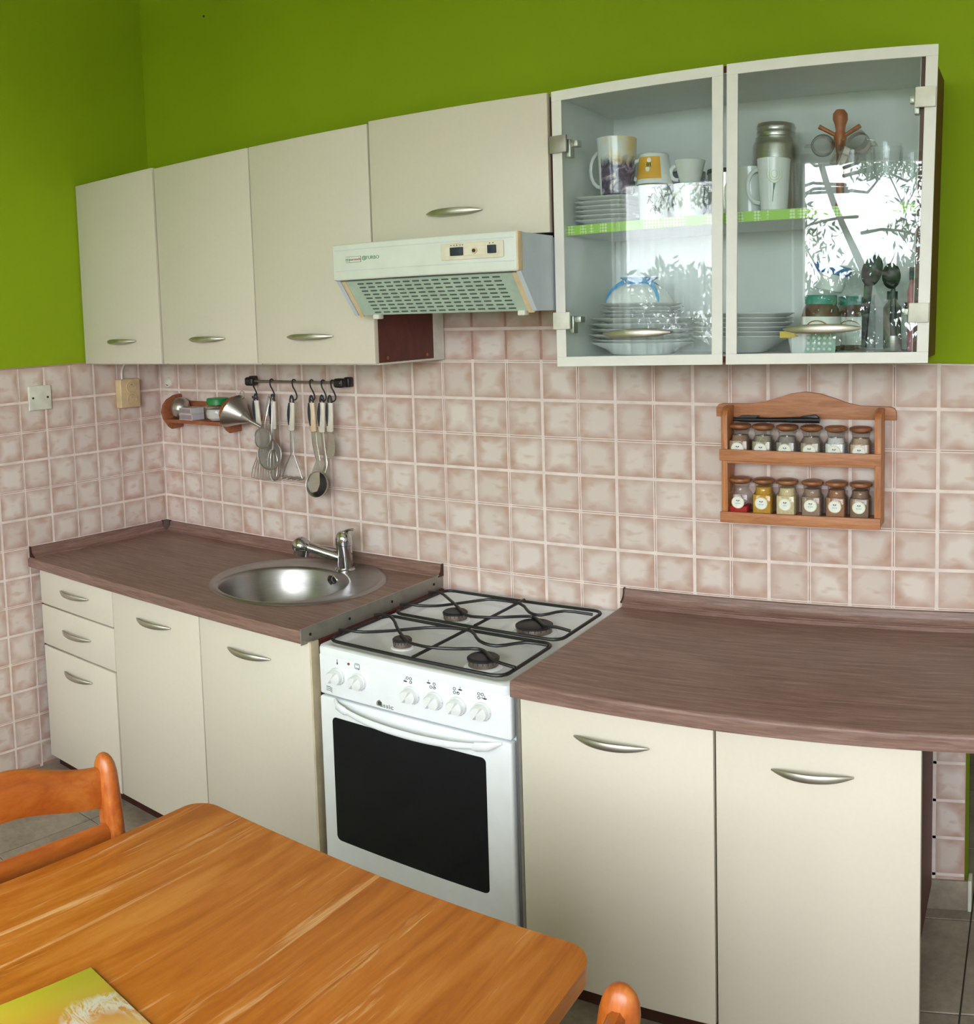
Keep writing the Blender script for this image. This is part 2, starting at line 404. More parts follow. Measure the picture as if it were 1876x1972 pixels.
# window wall with its two openings
wf = MB(); xs = [-0.15, WINS[0][0], WINS[0][1], WINS[1][0], WINS[1][1], 4.45]
wf.box(xs[0], xs[1], WY-0.15, WY, FZ, 3.2); wf.box(xs[2], xs[3], WY-0.15, WY, FZ, 3.2); wf.box(xs[4], xs[5], WY-0.15, WY, FZ, 3.2)
for (x0, x1, z0, z1) in WINS: wf.box(x0, x1, WY-0.15, WY, FZ, z0); wf.box(x0, x1, WY-0.15, WY, z1, 3.2)
struct('wall_front', wf, 'plaster', smooth=0)
for i, (x0, x1, z0, z1) in enumerate(WINS):
    m = MB(); f = 0.05; y0, y1 = WY-0.11, WY-0.05
    m.box(x0, x1, y0, y1, z1-f, z1, .004); m.box(x0, x1, y0, y1, z0, z0+f, .004); m.box(x0, x0+f, y0, y1, z0+f, z1-f, .004); m.box(x1-f, x1, y0, y1, z0+f, z1-f, .004)
    if i: m.box((x0+x1)/2-.04, (x0+x1)/2+.04, y0, y1, z0+f, z1-f, .004)
    o = struct('window_%d' % (i+1), m, 'whitetrim')
    MB().box(x0-.05, x1+.05, WY, WY+.16, z0-.03, z0, .006).build('window_sill', 'whitetrim', o)
    MB().box(x0+f, x1-f, WY-.09, WY-.085, z0+f, z1-f).build('pane', 'glassw', o)
# floor tiles, each one a piece of the floor
tm = MB().box(-.1703, .1703, -.1703, .1703, -.008, 0, .0015, 1)
ft = tm.build('floor_tile', 'floor', None); ft.location = (.435 - .172 + .344*0, -.4 - .172, FZ); ft.parent = fl
k = 0
for i in range(-1, 12):
    for j in range(-6, 10):
        x = .435 - .172 + .344*i; y = -.4 - .172 - .344*(j)
        if x > 4.3 or y < -3.5 or y > 1.55 or (x < 2.3 and y > -.05) or (i == 0 and j == 0): continue
        c = ft.copy(); C.objects.link(c); c.location = (x, y, FZ)
# tiles on the walls
def tile_mesh(ax):
    m = MB()
    if ax == 'x': m.box(-.5, .5, -1, 0, -.5, .5)
    else: m.box(0, 1, -.5, .5, -.5, .5)
    bm = m.bm
    bmesh.ops.bevel(bm, geom=[e for e in bm.edges], offset=.014, segments=2, profile=.5, affect='EDGES')
    return m
tX = tile_mesh('x').build('tile', 'tile_x', None); tY = tile_mesh('y').build('tile', 'tile_y', None)
first = {'x': tX, 'y': tY}; used = {'x': 0, 'y': 0}
def put_tile(ax, a0, a1, z0, z1, th=TH):
    o = first[ax] if not used[ax] else first[ax].copy()
    if used[ax]: C.objects.link(o)
    used[ax] += 1; ca, cz = (a0+a1)/2, (z0+z1)/2; wa, wz = abs(a1-a0), abs(z0-z1)
    if ax == 'x': o.location = (ca, 0, cz); o.scale = (wa, th, wz); o.parent = wb
    else: o.location = (0, ca, cz); o.scale = (th, wa, wz); o.parent = wl
G = .0046       # half joint
for r in range(len(ZG)-1):
    z1, z0 = ZG[r], ZG[r+1]
    for c in range(len(XG)-1):
        x0, x1 = XG[c], XG[c+1]
        if z1 > 1.54 and not (x1 > 1.32 and x0 < 1.86): continue
        if z0 < .70 and (x0 < 2.6 or x0 > 2.8): continue
        if z0 < .70 and x1 > 2.8: x1 = 2.826
        zz1 = 1.536 if (ZG[r] == 1.53 and (x1 < 1.3 or x0 > 1.87)) else z1
        put_tile('x', x0+G, x1-G, z0+G, zz1-G)
    if z1 > 1.54: continue
    for c in range(-1, len(YG)-1):
        if c < 0: continue
        y0, y1 = YG[c], YG[c+1]
        if z0 < .76 and y0 > -.5: continue
        put_tile('y', y1+G, y0-G, z0+G, (1.545 if r == 2 else z1)-G)
for x0, x1 in zip(XG[:-1], XG[1:]):
    if 2.6 < x0 < 2.8: put_tile('x', x0+G, min(x1, 2.826)-G, 0.012, ZG[-1]-G)
for y0, y1 in zip(YG[:-1], YG[1:]):
    if y0 < -.5: put_tile('y', y1+G, y0-G, 0.012, ZG[-1]-G)
# joints: pale moulded joints inside each pair of tiles, darker ones between the pairs
gb = MB(); gd = MB(); gb.box(2.7375, 2.7465, -.006, -.001, 0, .8)
gd.box(0.0, 2.945, -.0042, 0, .7, 1.536); gd.box(1.3, 1.87, -.0042, 0, 1.5, 1.74); gd.box(2.6, 2.822, -.0042, 0, FZ, .8)
gd.box(0, .0042, -1.62, 0, FZ, 1.546)
gd.build('grout', 'grout_d', wb, smooth=0, kind='stuff')
for c, x in enumerate(XG):
    if c % 2 == 1: gb.box(x-.0052, x+.0052, -.0061, -.001, .755, 1.536)
    else: gb.box(x-.0052, x-.0011, -.0057, -.001, .755, 1.536); gb.box(x+.0011, x+.0052, -.0057, -.001, .755, 1.536)
for r, z in enumerate(ZG):
    if z < .75 or z > 1.7: continue
    x0, x1 = (0, 2.945) if z < 1.54 else (1.3, 1.87)
    if r % 2 == 1: gb.box(x0, x1, -.0062, -.001, z-.0052, z+.0052)
    else: gb.box(x0, x1, -.0058, -.001, z-.0052, z-.0011); gb.box(x0, x1, -.0058, -.001, z+.0011, z+.0052)
for z in ZG[9:]: gb.box(2.62, 2.821, -.0060, -.001, z-.004, z+.004)
gb.box(1.3, 1.876, -.0062, -.001, 1.524, 1.53)
gb.build('joint', 'grout', wb, smooth=0, kind='stuff')
gl = MB()
for c, y in enumerate(YG):
    if c % 2 == 1: gl.box(.001, .0061, y-.0052, y+.0052, 0, 1.54)
    else: gl.box(.001, .0057, y-.0052, y-.0011, 0, 1.54); gl.box(.001, .0057, y+.0011, y+.0052, 0, 1.54)
for r, z in enumerate(ZG):
    if z > 1.5: continue
    if r % 2 == 1: gl.box(.001, .0062, -1.6, 0, z-.0052, z+.0052)
    else: gl.box(.001, .0058, -1.6, 0, z-.0052, z-.0011); gl.box(.001, .0058, -1.6, 0, z+.0011, z+.0052)
gl.build('joint', 'grout', wl, smooth=0, kind='stuff')
# skirting tiles at the far right end of the tiled wall, with its plastic corner bead
sk = struct('baseboard_back', MB().box(2.60, 2.838, -.016, -.006, FZ, FZ+.085, .002), 'floor')
MB().box(2.832, 2.842, -.020, .02, FZ, FZ+.09, .002).build('corner_bead', 'plate_w', sk)
# nail holes left in the green paint
for x, z in ((.352, 2.845), (1.977, 2.67)): MB().cyl((x, .001, z), (x, -.002, z), .004, seg=10).build('nail', 'dark', wb)

# ================================================================ CABINETS
def bow_handle(parent, x0, x1, z, y, sag=0.0, h=.0098, out=.024):
    n = 16; P = []; ra = []; rb = []
    for k in range(n+1):
        t = -1 + 2*k/n; P.append((x0+(x1-x0)*k/n, y - .004 - out*(1-t*t), z))
        e = max(.18, (1-abs(t)**2.6)**.6); ra.append(h*e); rb.append(.0045*max(.45, e))
    m = MB().sweep(P, ra, rb, 12); 
    return m.build('handle', 'nickel', parent)
def door(parent, x0, x1, z0, z1, y, th=.018, name='door', mat='cream', hx=None, hz=None, r=.002):
    d = MB().box(x0, x1, y, y+th, z0, z1, r, 2).build(name, mat, parent)
    if hx: bow_handle(d, hx[0], hx[1], hz, y)
    return d
def carcass(parent, x0, x1, y0, y1, z0, z1, t=.016, side='redwood', back='whitetrim', name='body', top=True):
    m = MB(); m.box(x0, x0+t, y0, y1, z0, z1); m.box(x1-t, x1, y0, y1, z0, z1); m.box(x0+t, x1-t, y0, y1, z0, z0+t)
    if top: m.box(x0+t, x1-t, y0, y1, z1-t, z1)
    m.box(x0+t, x1-t, y1-.006, y1, z0+t, z1-t)
    return m.build(name, side, parent, smooth=0)
YF = -.63
# lower left: drawer unit
t = thing('base_cabinet', 'cream drawer cabinet in the corner with two drawers above a low door', 'cabinet', (.25, -.3, FZ))
carcass(t, .015, .457, -.61, -.02, .075, .782)
for z0, z1, hz in ((.649, .789, .721), (.4925, .6435, .572)):
    door(t, .044, .462, z0, z1, YF, name='drawer', hx=(.173, .336), hz=hz, r=.003)
door(t, .046, .457, .056, .486, YF, hx=(.171, .331), hz=.417)
MB().box(.03, .457, -.585, -.57, FZ, .075).build('plinth', 'kick', t, smooth=0)
# lower left: sink unit
t = thing('base_cabinet', 'cream two-door cabinet under the round steel sink', 'cabinet', (.88, -.3, FZ))
carcass(t, .4585, 1.30, -.61, -.02, .075, .782, top=False)
door(t, .465, .8725, .06, .789, YF, hx=(.59, .75), hz=.712)
door(t, .8765, 1.296, .06, .785, YF, hx=(.993, 1.158), hz=.708)
MB().box(1.2965, 1.302, -.63, -.60, .06, .786).build('edge_strip', 'cream_edge', t, smooth=0)
MB().box(.4585, 1.30, -.585, -.57, FZ, .075).build('plinth', 'kick', t, smooth=0)
# lower right unit
t = thing('base_cabinet', 'cream two-door cabinet right of the cooker under the long worktop', 'cabinet', (2.34, -.3, FZ))
carcass(t, 1.899, 2.738, -.60, -.02, .075, .766)
door(t, 1.906, 2.354, .066, .766, YF+.01, hx=(2.04, 2.214), hz=.694)
door(t, 2.3595, 2.778, .066, .764, YF+.01, hx=(2.478, 2.645), hz=.688)
MB().box(1.8975, 1.9045, -.618, -.55, .066, .766).build('edge_strip', 'alu', t, smooth=0)
MB().box(1.90, 2.738, -.575, -.56, FZ, .075).build('plinth', 'kick', t, smooth=0)

# worktops
def upstand(parent, p0, p1, z, nrm, cap0=True, cap1=True, mat='worktop'):
    # concave moulding along a wall: p0->p1 on the wall line, nrm = direction away from the wall
    p0 = Vector(p0); p1 = Vector(p1); nrm = Vector(nrm)
    pr = [(0.0, 0), (.026, 0), (.026, .004)] + [(.026-.019*math.sin(math.radians(a)), .004+.030*(1-math.cos(math.radians(a)))) for a in range(10, 91, 16)] + [(.006, .036), (0, .038)]
    f = lambda u, v, d: p0 + (p1-p0)*d + nrm*u + Vector((0, 0, z+v))
    o = MB().prism(pr, f, 0, 1).build('upstand', mat, parent)
    L = (p1-p0).length; 
    for on, a in ((cap0, 0), (cap1, 1)):
        if on:
            e = .005/L; MB().prism([(u*1.06, v*1.06) for u, v in pr], f, (a-e if a == 0 else a), (a if a == 0 else a+e)).build('end_cap', 'kick', parent)
t = thing('worktop', 'dark wood-grain worktop left of the cooker holding the sink', 'worktop', (.645, -.32, .785))
# slab with the round cut-out for the bowl
SC = (.932, -.338); SR = .199
m = MB(); bm = m.bm
def slab_with_hole(bm, x0, x1, y0, y1, z0, z1, c, r, n=48):
    out = []
    for k in range(n):
        a = 2*PI*k/n; dx, dy = math.cos(a), math.sin(a); tt = []
        if dx > 1e-9: tt.append((x1-c[0])/dx)
        if dx < -1e-9: tt.append((x0-c[0])/dx)
        if dy > 1e-9: tt.append((y1-c[1])/dy)
        if dy < -1e-9: tt.append((y0-c[1])/dy)
        q = min(tt); out.append((c[0]+dx*q, c[1]+dy*q))
    for cx, cy in ((x0, y0), (x1, y0), (x1, y1), (x0, y1)):      # snap the nearest ray to each corner
        k = min(range(n), key=lambda i: (out[i][0]-cx)**2+(out[i][1]-cy)**2); out[k] = (cx, cy)
    V = {}
    for k in range(n):
        a = 2*PI*k/n; i_ = (c[0]+r*math.cos(a), c[1]+r*math.sin(a))
        for nm, p in (('o', out[k]), ('i', i_)):
            for zz, z in (('t', z1), ('b', z0)): V[nm+zz, k] = bm.verts.new((p[0], p[1], z))
    for k in range(n):
        j = (k+1) % n
        bm.faces.new((V['it', k], V['ot', k], V['ot', j], V['it', j])); bm.faces.new((V['ib', k], V['ib', j], V['ob', j], V['ob', k]))
        bm.faces.new((V['ot', k], V['ob', k], V['ob', j], V['ot', j])); bm.faces.new((V['it', k], V['it', j], V['ib', j], V['ib', k]))
slab_with_hole(bm, .008, 1.288, -.652, -.008, .786, .822, SC, SR+.004)
es = [e for e in bm.edges if all(abs(v.co.y+.652) < 1e-5 for v in e.verts) and all(v.co.z > .82 for v in e.verts)]
bmesh.ops.bevel(bm, geom=es, offset=.008, segments=4, profile=.5, affect='EDGES')
m.build('slab', 'worktop', t, smooth=30)
upstand(t, (.034, -.008, 0), (1.288, -.008, 0), .822, (0, -1, 0), False, True)
upstand(t, (.008, -.034, 0), (.008, -.640, 0), .822, (1, 0, 0), False, True, 'worktop_y')
MB().prism([(.008, -.008), (.036, -.008), (.036, -.02), (.02, -.036), (.008, -.036)], XY, .822, .862).build('corner_cap', 'kick', t)
es_ = MB().box(1.2885, 1.2915, -.655, -.012, .782, .829, .0008, 1).build('metal_edge', 'alu', t)
for y in (-.62, -.46, -.27, -.06): MB().cyl((1.291, y, .806), (1.2935, y, .806), .004, seg=10).build('screw', 'dark', es_)
t = thing('worktop', 'long dark wood-grain worktop right of the cooker, clear of objects', 'worktop', (2.4, -.32, .77))
m = MB().box(1.895, 3.06, -.645, -.008, .769, .806); es = [e for e in m.bm.edges if all(v.co.y < -.6 and v.co.z > .8 for v in e.verts)]
bmesh.ops.bevel(m.bm, geom=es, offset=.009, segments=4, profile=.5, affect='EDGES'); m.build('slab', 'worktop', t, smooth=30)
upstand(t, (1.895, -.008, 0), (2.944, -.008, 0), .818, (0, -1, 0), True, True)
MB().box(1.895, 2.944, -.034, -.008, .806, .819).build('upstand_foot', 'worktop', t)
MB().box(1.8925, 1.895, -.64, -.012, .768, .806).build('metal_edge', 'alu', t, smooth=0)

# ================================================================ SINK AND TAP
t = thing('sink', 'round stainless steel sink set into the left worktop', 'sink', (SC[0], SC[1], .65))
RC = (.945, -.283); RR = .272; m = MB(); bm = m.bm; n = 72
def ring(c, r, z, cc=None): return [bm.verts.new((c[0]+r*math.cos(2*PI*k/n), c[1]+r*math.sin(2*PI*k/n), z)) for k in range(n)]
prof = [(RC, RR, .8225), (RC, RR-.003, .826), (RC, RR-.014, .8275), (RC, RR-.020, .8255), ((.942, -.296), RR-.035, .8248), (SC, SR+.006, .8248), (SC, SR, .8235), (SC, SR-.006, .815), (SC, SR-.014, .77), (SC, SR-.03, .72), (SC, SR-.06, .685), (SC, SR-.10, .672), (SC, .04, .668)]
R = [ring(c, r, z) for c, r, z in prof]
for A, B in zip(R[:-1], R[1:]):
    for k in range(n): bm.faces.new((A[k], A[(k+1) % n], B[(k+1) % n], B[k]))
bm.faces.new(R[-1])
m.build('bowl', 'steel_sat', t, smooth=50)
m = MB().lathe([(.0, .006), (.032, .006), (.038, .0), (.038, -.004)], (SC[0], SC[1], .669), 28); m.build('drain', 'chrome', t)
oy = SC[1]+SR-.011; m = MB().lathe([(.012, 0), (.019, .003), (.021, 0)], seg=24, mat=Matrix.Translation((.975, oy-.006, .796)) @ Matrix.Rotation(PI/2+.2, 4, 'X')); o = m.build('overflow', 'chrome', t)
MB().cyl((.975, oy-.002, .796), (.975, oy-.009, .797), .0125, seg=20).build('overflow_hole', 'dark', o)
m = MB(); [m.sweep([(.975, oy-.010, .796), (.975+.012*math.cos(a), oy-.010, .796+.012*math.sin(a))], .0022, seg=6) for a in (PI/2, PI*7/6, PI*11/6)]; m.build('overflow_spokes', 'chrome', o)
FXY = (.990, -.112)
t = thing('faucet', 'chrome single-lever tap with round spray head behind the sink', 'faucet', (FXY[0], FXY[1], .825))
MB().lathe([(0, 0), (.034, 0), (.034, .004), (.030, .008), (.0, .008)], (*FXY, .825), 32).build('base_ring', 'chrome', t)
MB().lathe([(.0262, .008), (.0262, .048), (.025, .0485), (.025, .085), (.027, .087), (.027, .098), (.0, .098)], (*FXY, .825), 32).build('body', 'chrome', t)
m = MB().lathe([(.027, .098), (.027, .108), (.024, .121), (.016, .131), (.0, .134)], (*FXY, .825), 32); m.build('cap', 'chrome', t)
m = MB().sweep(smoothpath([(FXY[0]-.018, FXY[1]-.006, .935), (FXY[0]-.004, FXY[1], .952), (FXY[0]+.018, FXY[1]+.004, .963), (FXY[0]+.034, FXY[1]+.008, .966)]), [.008, .010, .011, .012, .012, .012, .011, .011, .010, .009, .008, .006, .004], .0045, 12, up=(0, 1, 0)); m.build('lever', 'chrome', t)
MB().ball((FXY[0]+.003, FXY[1]-.0225, .928), .004).build('lever_screw', 'nickel', t)
hd = Vector((.872, -.178, .908))
d0 = Vector((FXY[0], FXY[1], .862)); dv = (hd-d0).normalized()
MB().sweep([d0, d0+dv*.045, d0+dv*.09, hd-dv*.018], [.020, .0195, .0165, .0165], seg=20).build('spout', 'chrome', t)
m = MB().sweep([hd-dv*.02, hd-dv*.005, hd+dv*.008, hd+dv*.018, hd+dv*.024], [.020, .0265, .0285, .022, .009], seg=24)
m.ball(hd+dv*.004+Vector((0, 0, -.002)), .029, .029, .029, 24, 16); m.cyl(hd+Vector((0, 0, -.012)), hd+Vector((-.004, -.002, -.033)), .0262, .0245, 24); m.build('spray_head', 'chrome', t)

# ================================================================ UPPER CABINETS
UY = -.345; UB, UT = 1.541, 2.232
for i, (x0, x1, hx, lab) in enumerate(((.006, .4375, (.15, .312), 'cream upper cabinet nearest the left wall above the socket'), (.4425, .8765, (.578, .745), 'middle cream upper cabinet above the utensil rail hooks'), (.8805, 1.3235, (1.006, 1.18), 'cream upper cabinet whose corner shows beneath the cooker hood'))):
    t = thing('wall_cabinet', lab, 'cabinet', ((x0+x1)/2, -.17, UB))
    carcass(t, x0, x1, -.326, -.012 if i < 2 else -.066, UB+.002, UT-.004)
    yy = UY-.006 if i == 0 else UY
    door(t, x0, x1, UB, UT if i else UT+.004, yy, hx=hx, hz=1.625)
    MB().box(x0+.001, x1-.001, -.326, -.03, UB-.004, UB+.0015).build('bottom_panel', 'whitetrim', t, smooth=0)
    if i == 2:
        MB().box(x1-.03, x1+.001, -.066, -.012, UB-.004, UT-.01).build('back_strip', 'whitetrim', t, smooth=0)
        for y in (-.29, -.1): MB().cyl((x1-.001, y, 1.556), (x1+.0015, y, 1.556), .005, seg=12).build('screw_cap', 'shelfwood', t)
t = thing('wall_cabinet', 'short cream flap cabinet above the cooker hood', 'cabinet', (1.6, -.17, 1.9))
carcass(t, 1.3255, 1.8705, -.326, -.012, 1.885, UT-.002)
door(t, 1.329, 1.8625, 1.885, UT+.006, UY, hx=(1.51, 1.677), hz=1.957)

# glass cabinet: everything in it shares a slight slant of the unit on the wall
def slant(x, z):
    # the unit hangs a little out of true: its right end is higher and a touch wider at the top
    u = (x-1.8735)/.8785; v = (z-1.541)/.705
    return x + .016*u*v, z + u*(.019+.014*v) - .008*v*(1-u)
def slant_meshes(o):
    for c in kids(o):
        base = o.location
        for ob in [c]+kids(c):
            for v in ob.data.vertices:
                X, Z = slant(v.co.x+base.x, v.co.z+base.z); v.co.x = X-base.x; v.co.z = Z-base.z
def tilt(o):
    X, Z = slant(o.location.x, o.location.z); o.location.x = X; o.location.z = Z + .0008
    return o
GX0, GX1, GB, GT = 1.8735, 2.752, 1.541, 2.246
t = thing('glass_cabinet', 'wall cabinet with two clear glass doors showing crockery', 'cabinet', (GX0, -.17, GB)); glasscab = t
m = MB(); th = .016; GXR = GX1; GX1 = 2.732
for x in (GX0, GX1-th): m.box(x, x+th, -.33, -.012, GB, GT)
m.box(GX0+th, GX1-th, -.33, -.012, GB, GB+th); m.box(GX0+th, GX1-th, -.33, -.012, GT-th, GT)
m.build('body', 'redwood', t, smooth=0)
m = MB(); m.box(GX0+th, GX1-th, -.026, -.02, GB+th, GT-th); e = .0015
m.box(GX0+th, GX0+th+e, -.329, -.026, GB+th, GT-th); m.box(GX1-th-e, GX1-th, -.329, -.026, GB+th, GT-th); m.box(GX0+th+e, GX1-th-e, -.329, -.026, GB+th, GB+th+e); m.box(GX0+th+e, GX1-th-e, -.329, -.026, GT-th-e, GT-th)
m.build('lining', 'int', t, smooth=0)
def lime_mat():
    n = N('lime_patterned_edge'); v = n.coord(); ch = n.n('ShaderNodeTexChecker', Scale=190.0); n.l(n.coord(rot=(0, PI/4, 0)), ch.inputs['Vector'])
    b = n.noise(n.coord((9, 1, 1)), 3, 1); k = n.ramp(b, [(0.45, (0, 0, 0)), (0.47, (1, 1, 1))])
    n.col(n.mix(n.math('MULTIPLY', n.math('MULTIPLY', k, ch.outputs[1]), .8), lin('#9fd35a'), lin('#e9f5cf'))); return n.set(.5)
M['limeedge'] = lime_mat()
SZ = 1.876+.026
sh = MB().box(GX0+th+.002, GX1-th-.002, -.315, -.027, 1.880, 1.902).build('shelf', 'int', t, smooth=0)
MB().box(GX0+th+.002, GX1-th-.002, -.3165, -.315, 1.879, 1.903).build('shelf_edging', 'limeedge', sh, smooth=0)
for (x0, x1, hx, side) in ((1.874, 2.2905, (2.0, 2.167), 0), (2.2985, 2.752, (2.432, 2.606), 1)):
    b = .0255; y = UY
    d = MB().box(x0+b, x1-b, y+.001, y+.005, GB-.004+b, GT-b).build('door', 'glassd', t, smooth=0)
    m = MB(); z0, z1 = GB-.004, GT; yy = y+.005
    m.box(x0, x1, y, yy, z0, z0+b, .0007, 1); m.box(x0, x1, y, yy, z1-b, z1, .0007, 1); m.box(x0, x0+b, y, yy, z0+b, z1-b, .0007, 1); m.box(x1-b, x1, y, yy, z0+b, z1-b, .0007, 1)
    m.build('door_frame', 'frost', d)
    bow_handle(d, hx[0], hx[1], 1.619, y, h=.0112)
    for hz in ((2.110, 1.657) if side == 0 else (2.131, 1.652)):
        xa, xb = ((x0-.004, x0+.040) if side == 0 else (x1-.044, x1-.001))
        m = MB().box(xa, xb, y-.009, y-.0005, hz-.022, hz+.022, .0015, 2).build('hinge_plate', 'alu' if hz > 2 and side == 0 else 'plate_w', d)
        s_ = 1 if side == 0 else -1; xm = xb if side == 0 else xa
        MB().box(xm-.008*s_, xm+.004*s_, y+.006, y+.03, hz-.034, hz+.012, .002).box(xm, xm+.016*s_, y+.02, y+.045, hz-.006, hz+.010, .002).build('hinge_arm', 'nickel', d)
slant_meshes(glasscab)

# ================================================================ HOOD
HX0, HX1 = 1.326, 1.868
t = thing('cooker_hood', 'white slanted extractor hood under the flap cabinet', 'cooker hood', (1.6, -.25, 1.68))
sp = [(-.02, 1.684), (-.428, 1.684), (-.5, 1.782), (-.502, 1.876), (-.34, 1.876), (-.34, 1.872), (-.02, 1.872)]
for x0, x1 in ((HX0, HX0+.012), (HX1-.012, HX1)): MB().prism(sp, YZ, x0, x1).build('side_panel', 'hood_side', t)
MB().box(HX0+.012, HX1-.012, -.34, -.02, 1.865, 1.872).box(HX0+.012, HX1-.012, -.495, -.34, 1.869, 1.876).box(HX0+.012, HX1-.012, -.40, -.02, 1.684, 1.69).build('casing', 'hood', t, smooth=0)
fp = MB().box(HX0, HX1, -.512, -.497, 1.781, 1.879, .005, 3).build('front_panel', 'hood', t)
MB().box(HX0+.01, HX1-.01, -.5135, -.511, 1.862, 1.8635).box(HX0+.01, HX1-.01, -.5135, -.511, 1.806, 1.8072).build('crease', 'hood_side', fp, kind='stuff')
MB().box(HX1-.004, HX1+.0012, -.5125, -.49, 1.782, 1.878, .002).build('yellowed_edge', 'hood_yellow', fp)
cp = MB().prism(rrect(1.662, 1.833, 1.816, 1.858, .004), XZ, -.512, -.5155, .0008).build('control_plate', 'hood_yellow', fp)
M['ctl'] = plain('cream_control_plastic', '#e3dec9', .4)
cp.data.materials[0] = M['ctl']; MB().box(1.663, 1.832, -.5158, -.5152, 1.8165, 1.8172).box(1.663, 1.832, -.5158, -.5152, 1.8568, 1.8575).build('plate_outline', 'hood_yellow', cp, kind='stuff')
m = MB().box(1.674, 1.822, -.5165, -.515, 1.825, 1.848, .0005, 1); m.build('slider_track', 'ctl', cp)
MB().box(1.692, 1.726, -.5225, -.516, 1.826, 1.8465, .001).build('switch', 'rubber', cp); MB().box(1.794, 1.815, -.5225, -.516, 1.827, 1.847, .001).build('switch', 'rubber', cp)
MB().cyl((1.757, -.516, 1.836), (1.757, -.520, 1.836), .0075, seg=24).build('knob_ring', 'hood_yellow', cp)
MB().cyl((1.757, -.520, 1.836), (1.757, -.5215, 1.836), .0045, seg=20).build('button', 'rubber', cp)
m = MB()
for x in (1.692, 1.70, 1.708, 1.717, 1.724, 1.797, 1.806): m.cyl((x, -.515, 1.852), (x, -.5162, 1.852), .0014, seg=8)
m.build('marks', 'ink', cp, kind='stuff')
lb = MB().prism([(1.372, 1.828), (1.42, 1.828), (1.42, 1.844), (1.372, 1.844)], XZ, -.512, -.5128).build('badge', 'ink', fp)
MB().box(1.3728, 1.3835, -.5135, -.5127, 1.8288, 1.8432).box(1.3845, 1.4192, -.5135, -.5127, 1.8288, 1.8432).build('badge_face', 'hood', lb, smooth=0, kind='stuff')
text('lettering', 'm', .016, (1.378, -.5136, 1.8362), FX, 'ink_green', lb)
text('lettering', 'eurotech', .0095, (1.402, -.5136, 1.836), FX, 'ink_red', lb)
MB().lathe([(.004, 0), (.0042, .0008), (.0062, .0008), (.0062, 0)], seg=16, mat=Matrix.Translation((1.430, -.512, 1.8375)) @ Matrix.Rotation(PI/2, 4, 'X')).ball((1.4305, -.5125, 1.8375), .002, .0008, .003).build('emblem', 'ink_green', fp)
text('lettering', 'TURBO', .013, (1.456, -.5124, 1.8375), FX, 'ink_green', fp)
# slanted filter with its slots
sl = Vector((0, .072, -.098)); L = sl.length; sl.normalize(); nr = Vector((0, -sl.z, sl.y)) * -1
org = Vector((0, -.492, 1.779)); 
def SP(u, v, d): return org + Vector((u, 0, 0)) + sl*v + nr*d
if SP(0, 0, 1).y > SP(0, 0, 0).y: nr = -nr
gr = MB().prism([(1.352, .002), (1.842, .002), (1.842, L-.004), (1.352, L-.004)], lambda u, v, d: SP(u, v, d), -.006, 0).build('filter_grille', 'hood_grille', t, smooth=0)
m = MB()
for r in range(9):
    for c in range(15):
        u = 1.395 + .0285*c + .001*r; v = .011 + .0122*r
        m.prism(rrect(u-.0105, u+.0105, v-.0023, v+.0023, .0022, 2), lambda a, b, d: SP(a, b, d), .0002, .0007)
m.build('slots', 'slot', gr, smooth=0, kind='stuff')
for x0, x1, s_ in ((1.340, 1.352, 1), (1.842, 1.858, -1)):
    MB().prism([(x0, 0), (x1, 0), (x1, L), (x0, L)], lambda u, v, d: SP(u, v, d), -.008, .003).build('filter_trim', 'hood_yellow', t, smooth=0)
for x in (1.396, 1.826): MB().box(x-.010, x+.010, -.43, -.408, 1.672, 1.686, .003).build('filter_catch', 'whitetrim', t)

# ================================================================ COOKER
CX0, CX1 = 1.322, 1.884
t = thing('gas_cooker', 'white freestanding gas cooker with black oven window', 'cooker', (1.6, -.3, FZ)); cooker = t
MB().box(CX0+.002, CX1-.002, -.60, -.02, .05, .766).build('body', 'enamel', t, smooth=0)
for x in (CX0+.05, CX1-.05):
    for y in (-.55, -.08): MB().cyl((x, y, FZ), (x, y, .05), .02, seg=12).build('foot', 'blk', t)
# hob tray: rim, sloped recess
m = MB(); bm = m.bm
def rr3(x0, x1, y0, y1, r, z): return [bm.verts.new((u, v, z)) for u, v in rrect(x0, x1, y0, y1, r, 5)]
P = [rr3(CX0, CX1, -.632, -.012, .02, .763), rr3(CX0, CX1, -.632, -.012, .02, .778), rr3(CX0+.002, CX1-.002, -.630, -.014, .02, .784), rr3(CX0+.007, CX1-.007, -.625, -.018, .02, .787), rr3(CX0+.016, CX1-.016, -.612, -.045, .03, .7875), rr3(CX0+.028, CX1-.028, -.600, -.06, .03, .777)]
for A, B in zip(P[:-1], P[1:]):
    for k in range(len(A)): bm.faces.new((A[k], A[(k+1) % len(A)], B[(k+1) % len(A)], B[k]))
bm.faces.new(P[-1]); bm.faces.new(P[0][::-1])
hob = m.build('hob', 'enamel', t, smooth=40)
for x0, x1 in ((1.44, 1.54), (1.58, 1.68)): MB().prism(rrect(x0, x1, -.040, -.034, .0028, 3), XY, .787, .7885).build('hinge_slot', 'ink', hob)
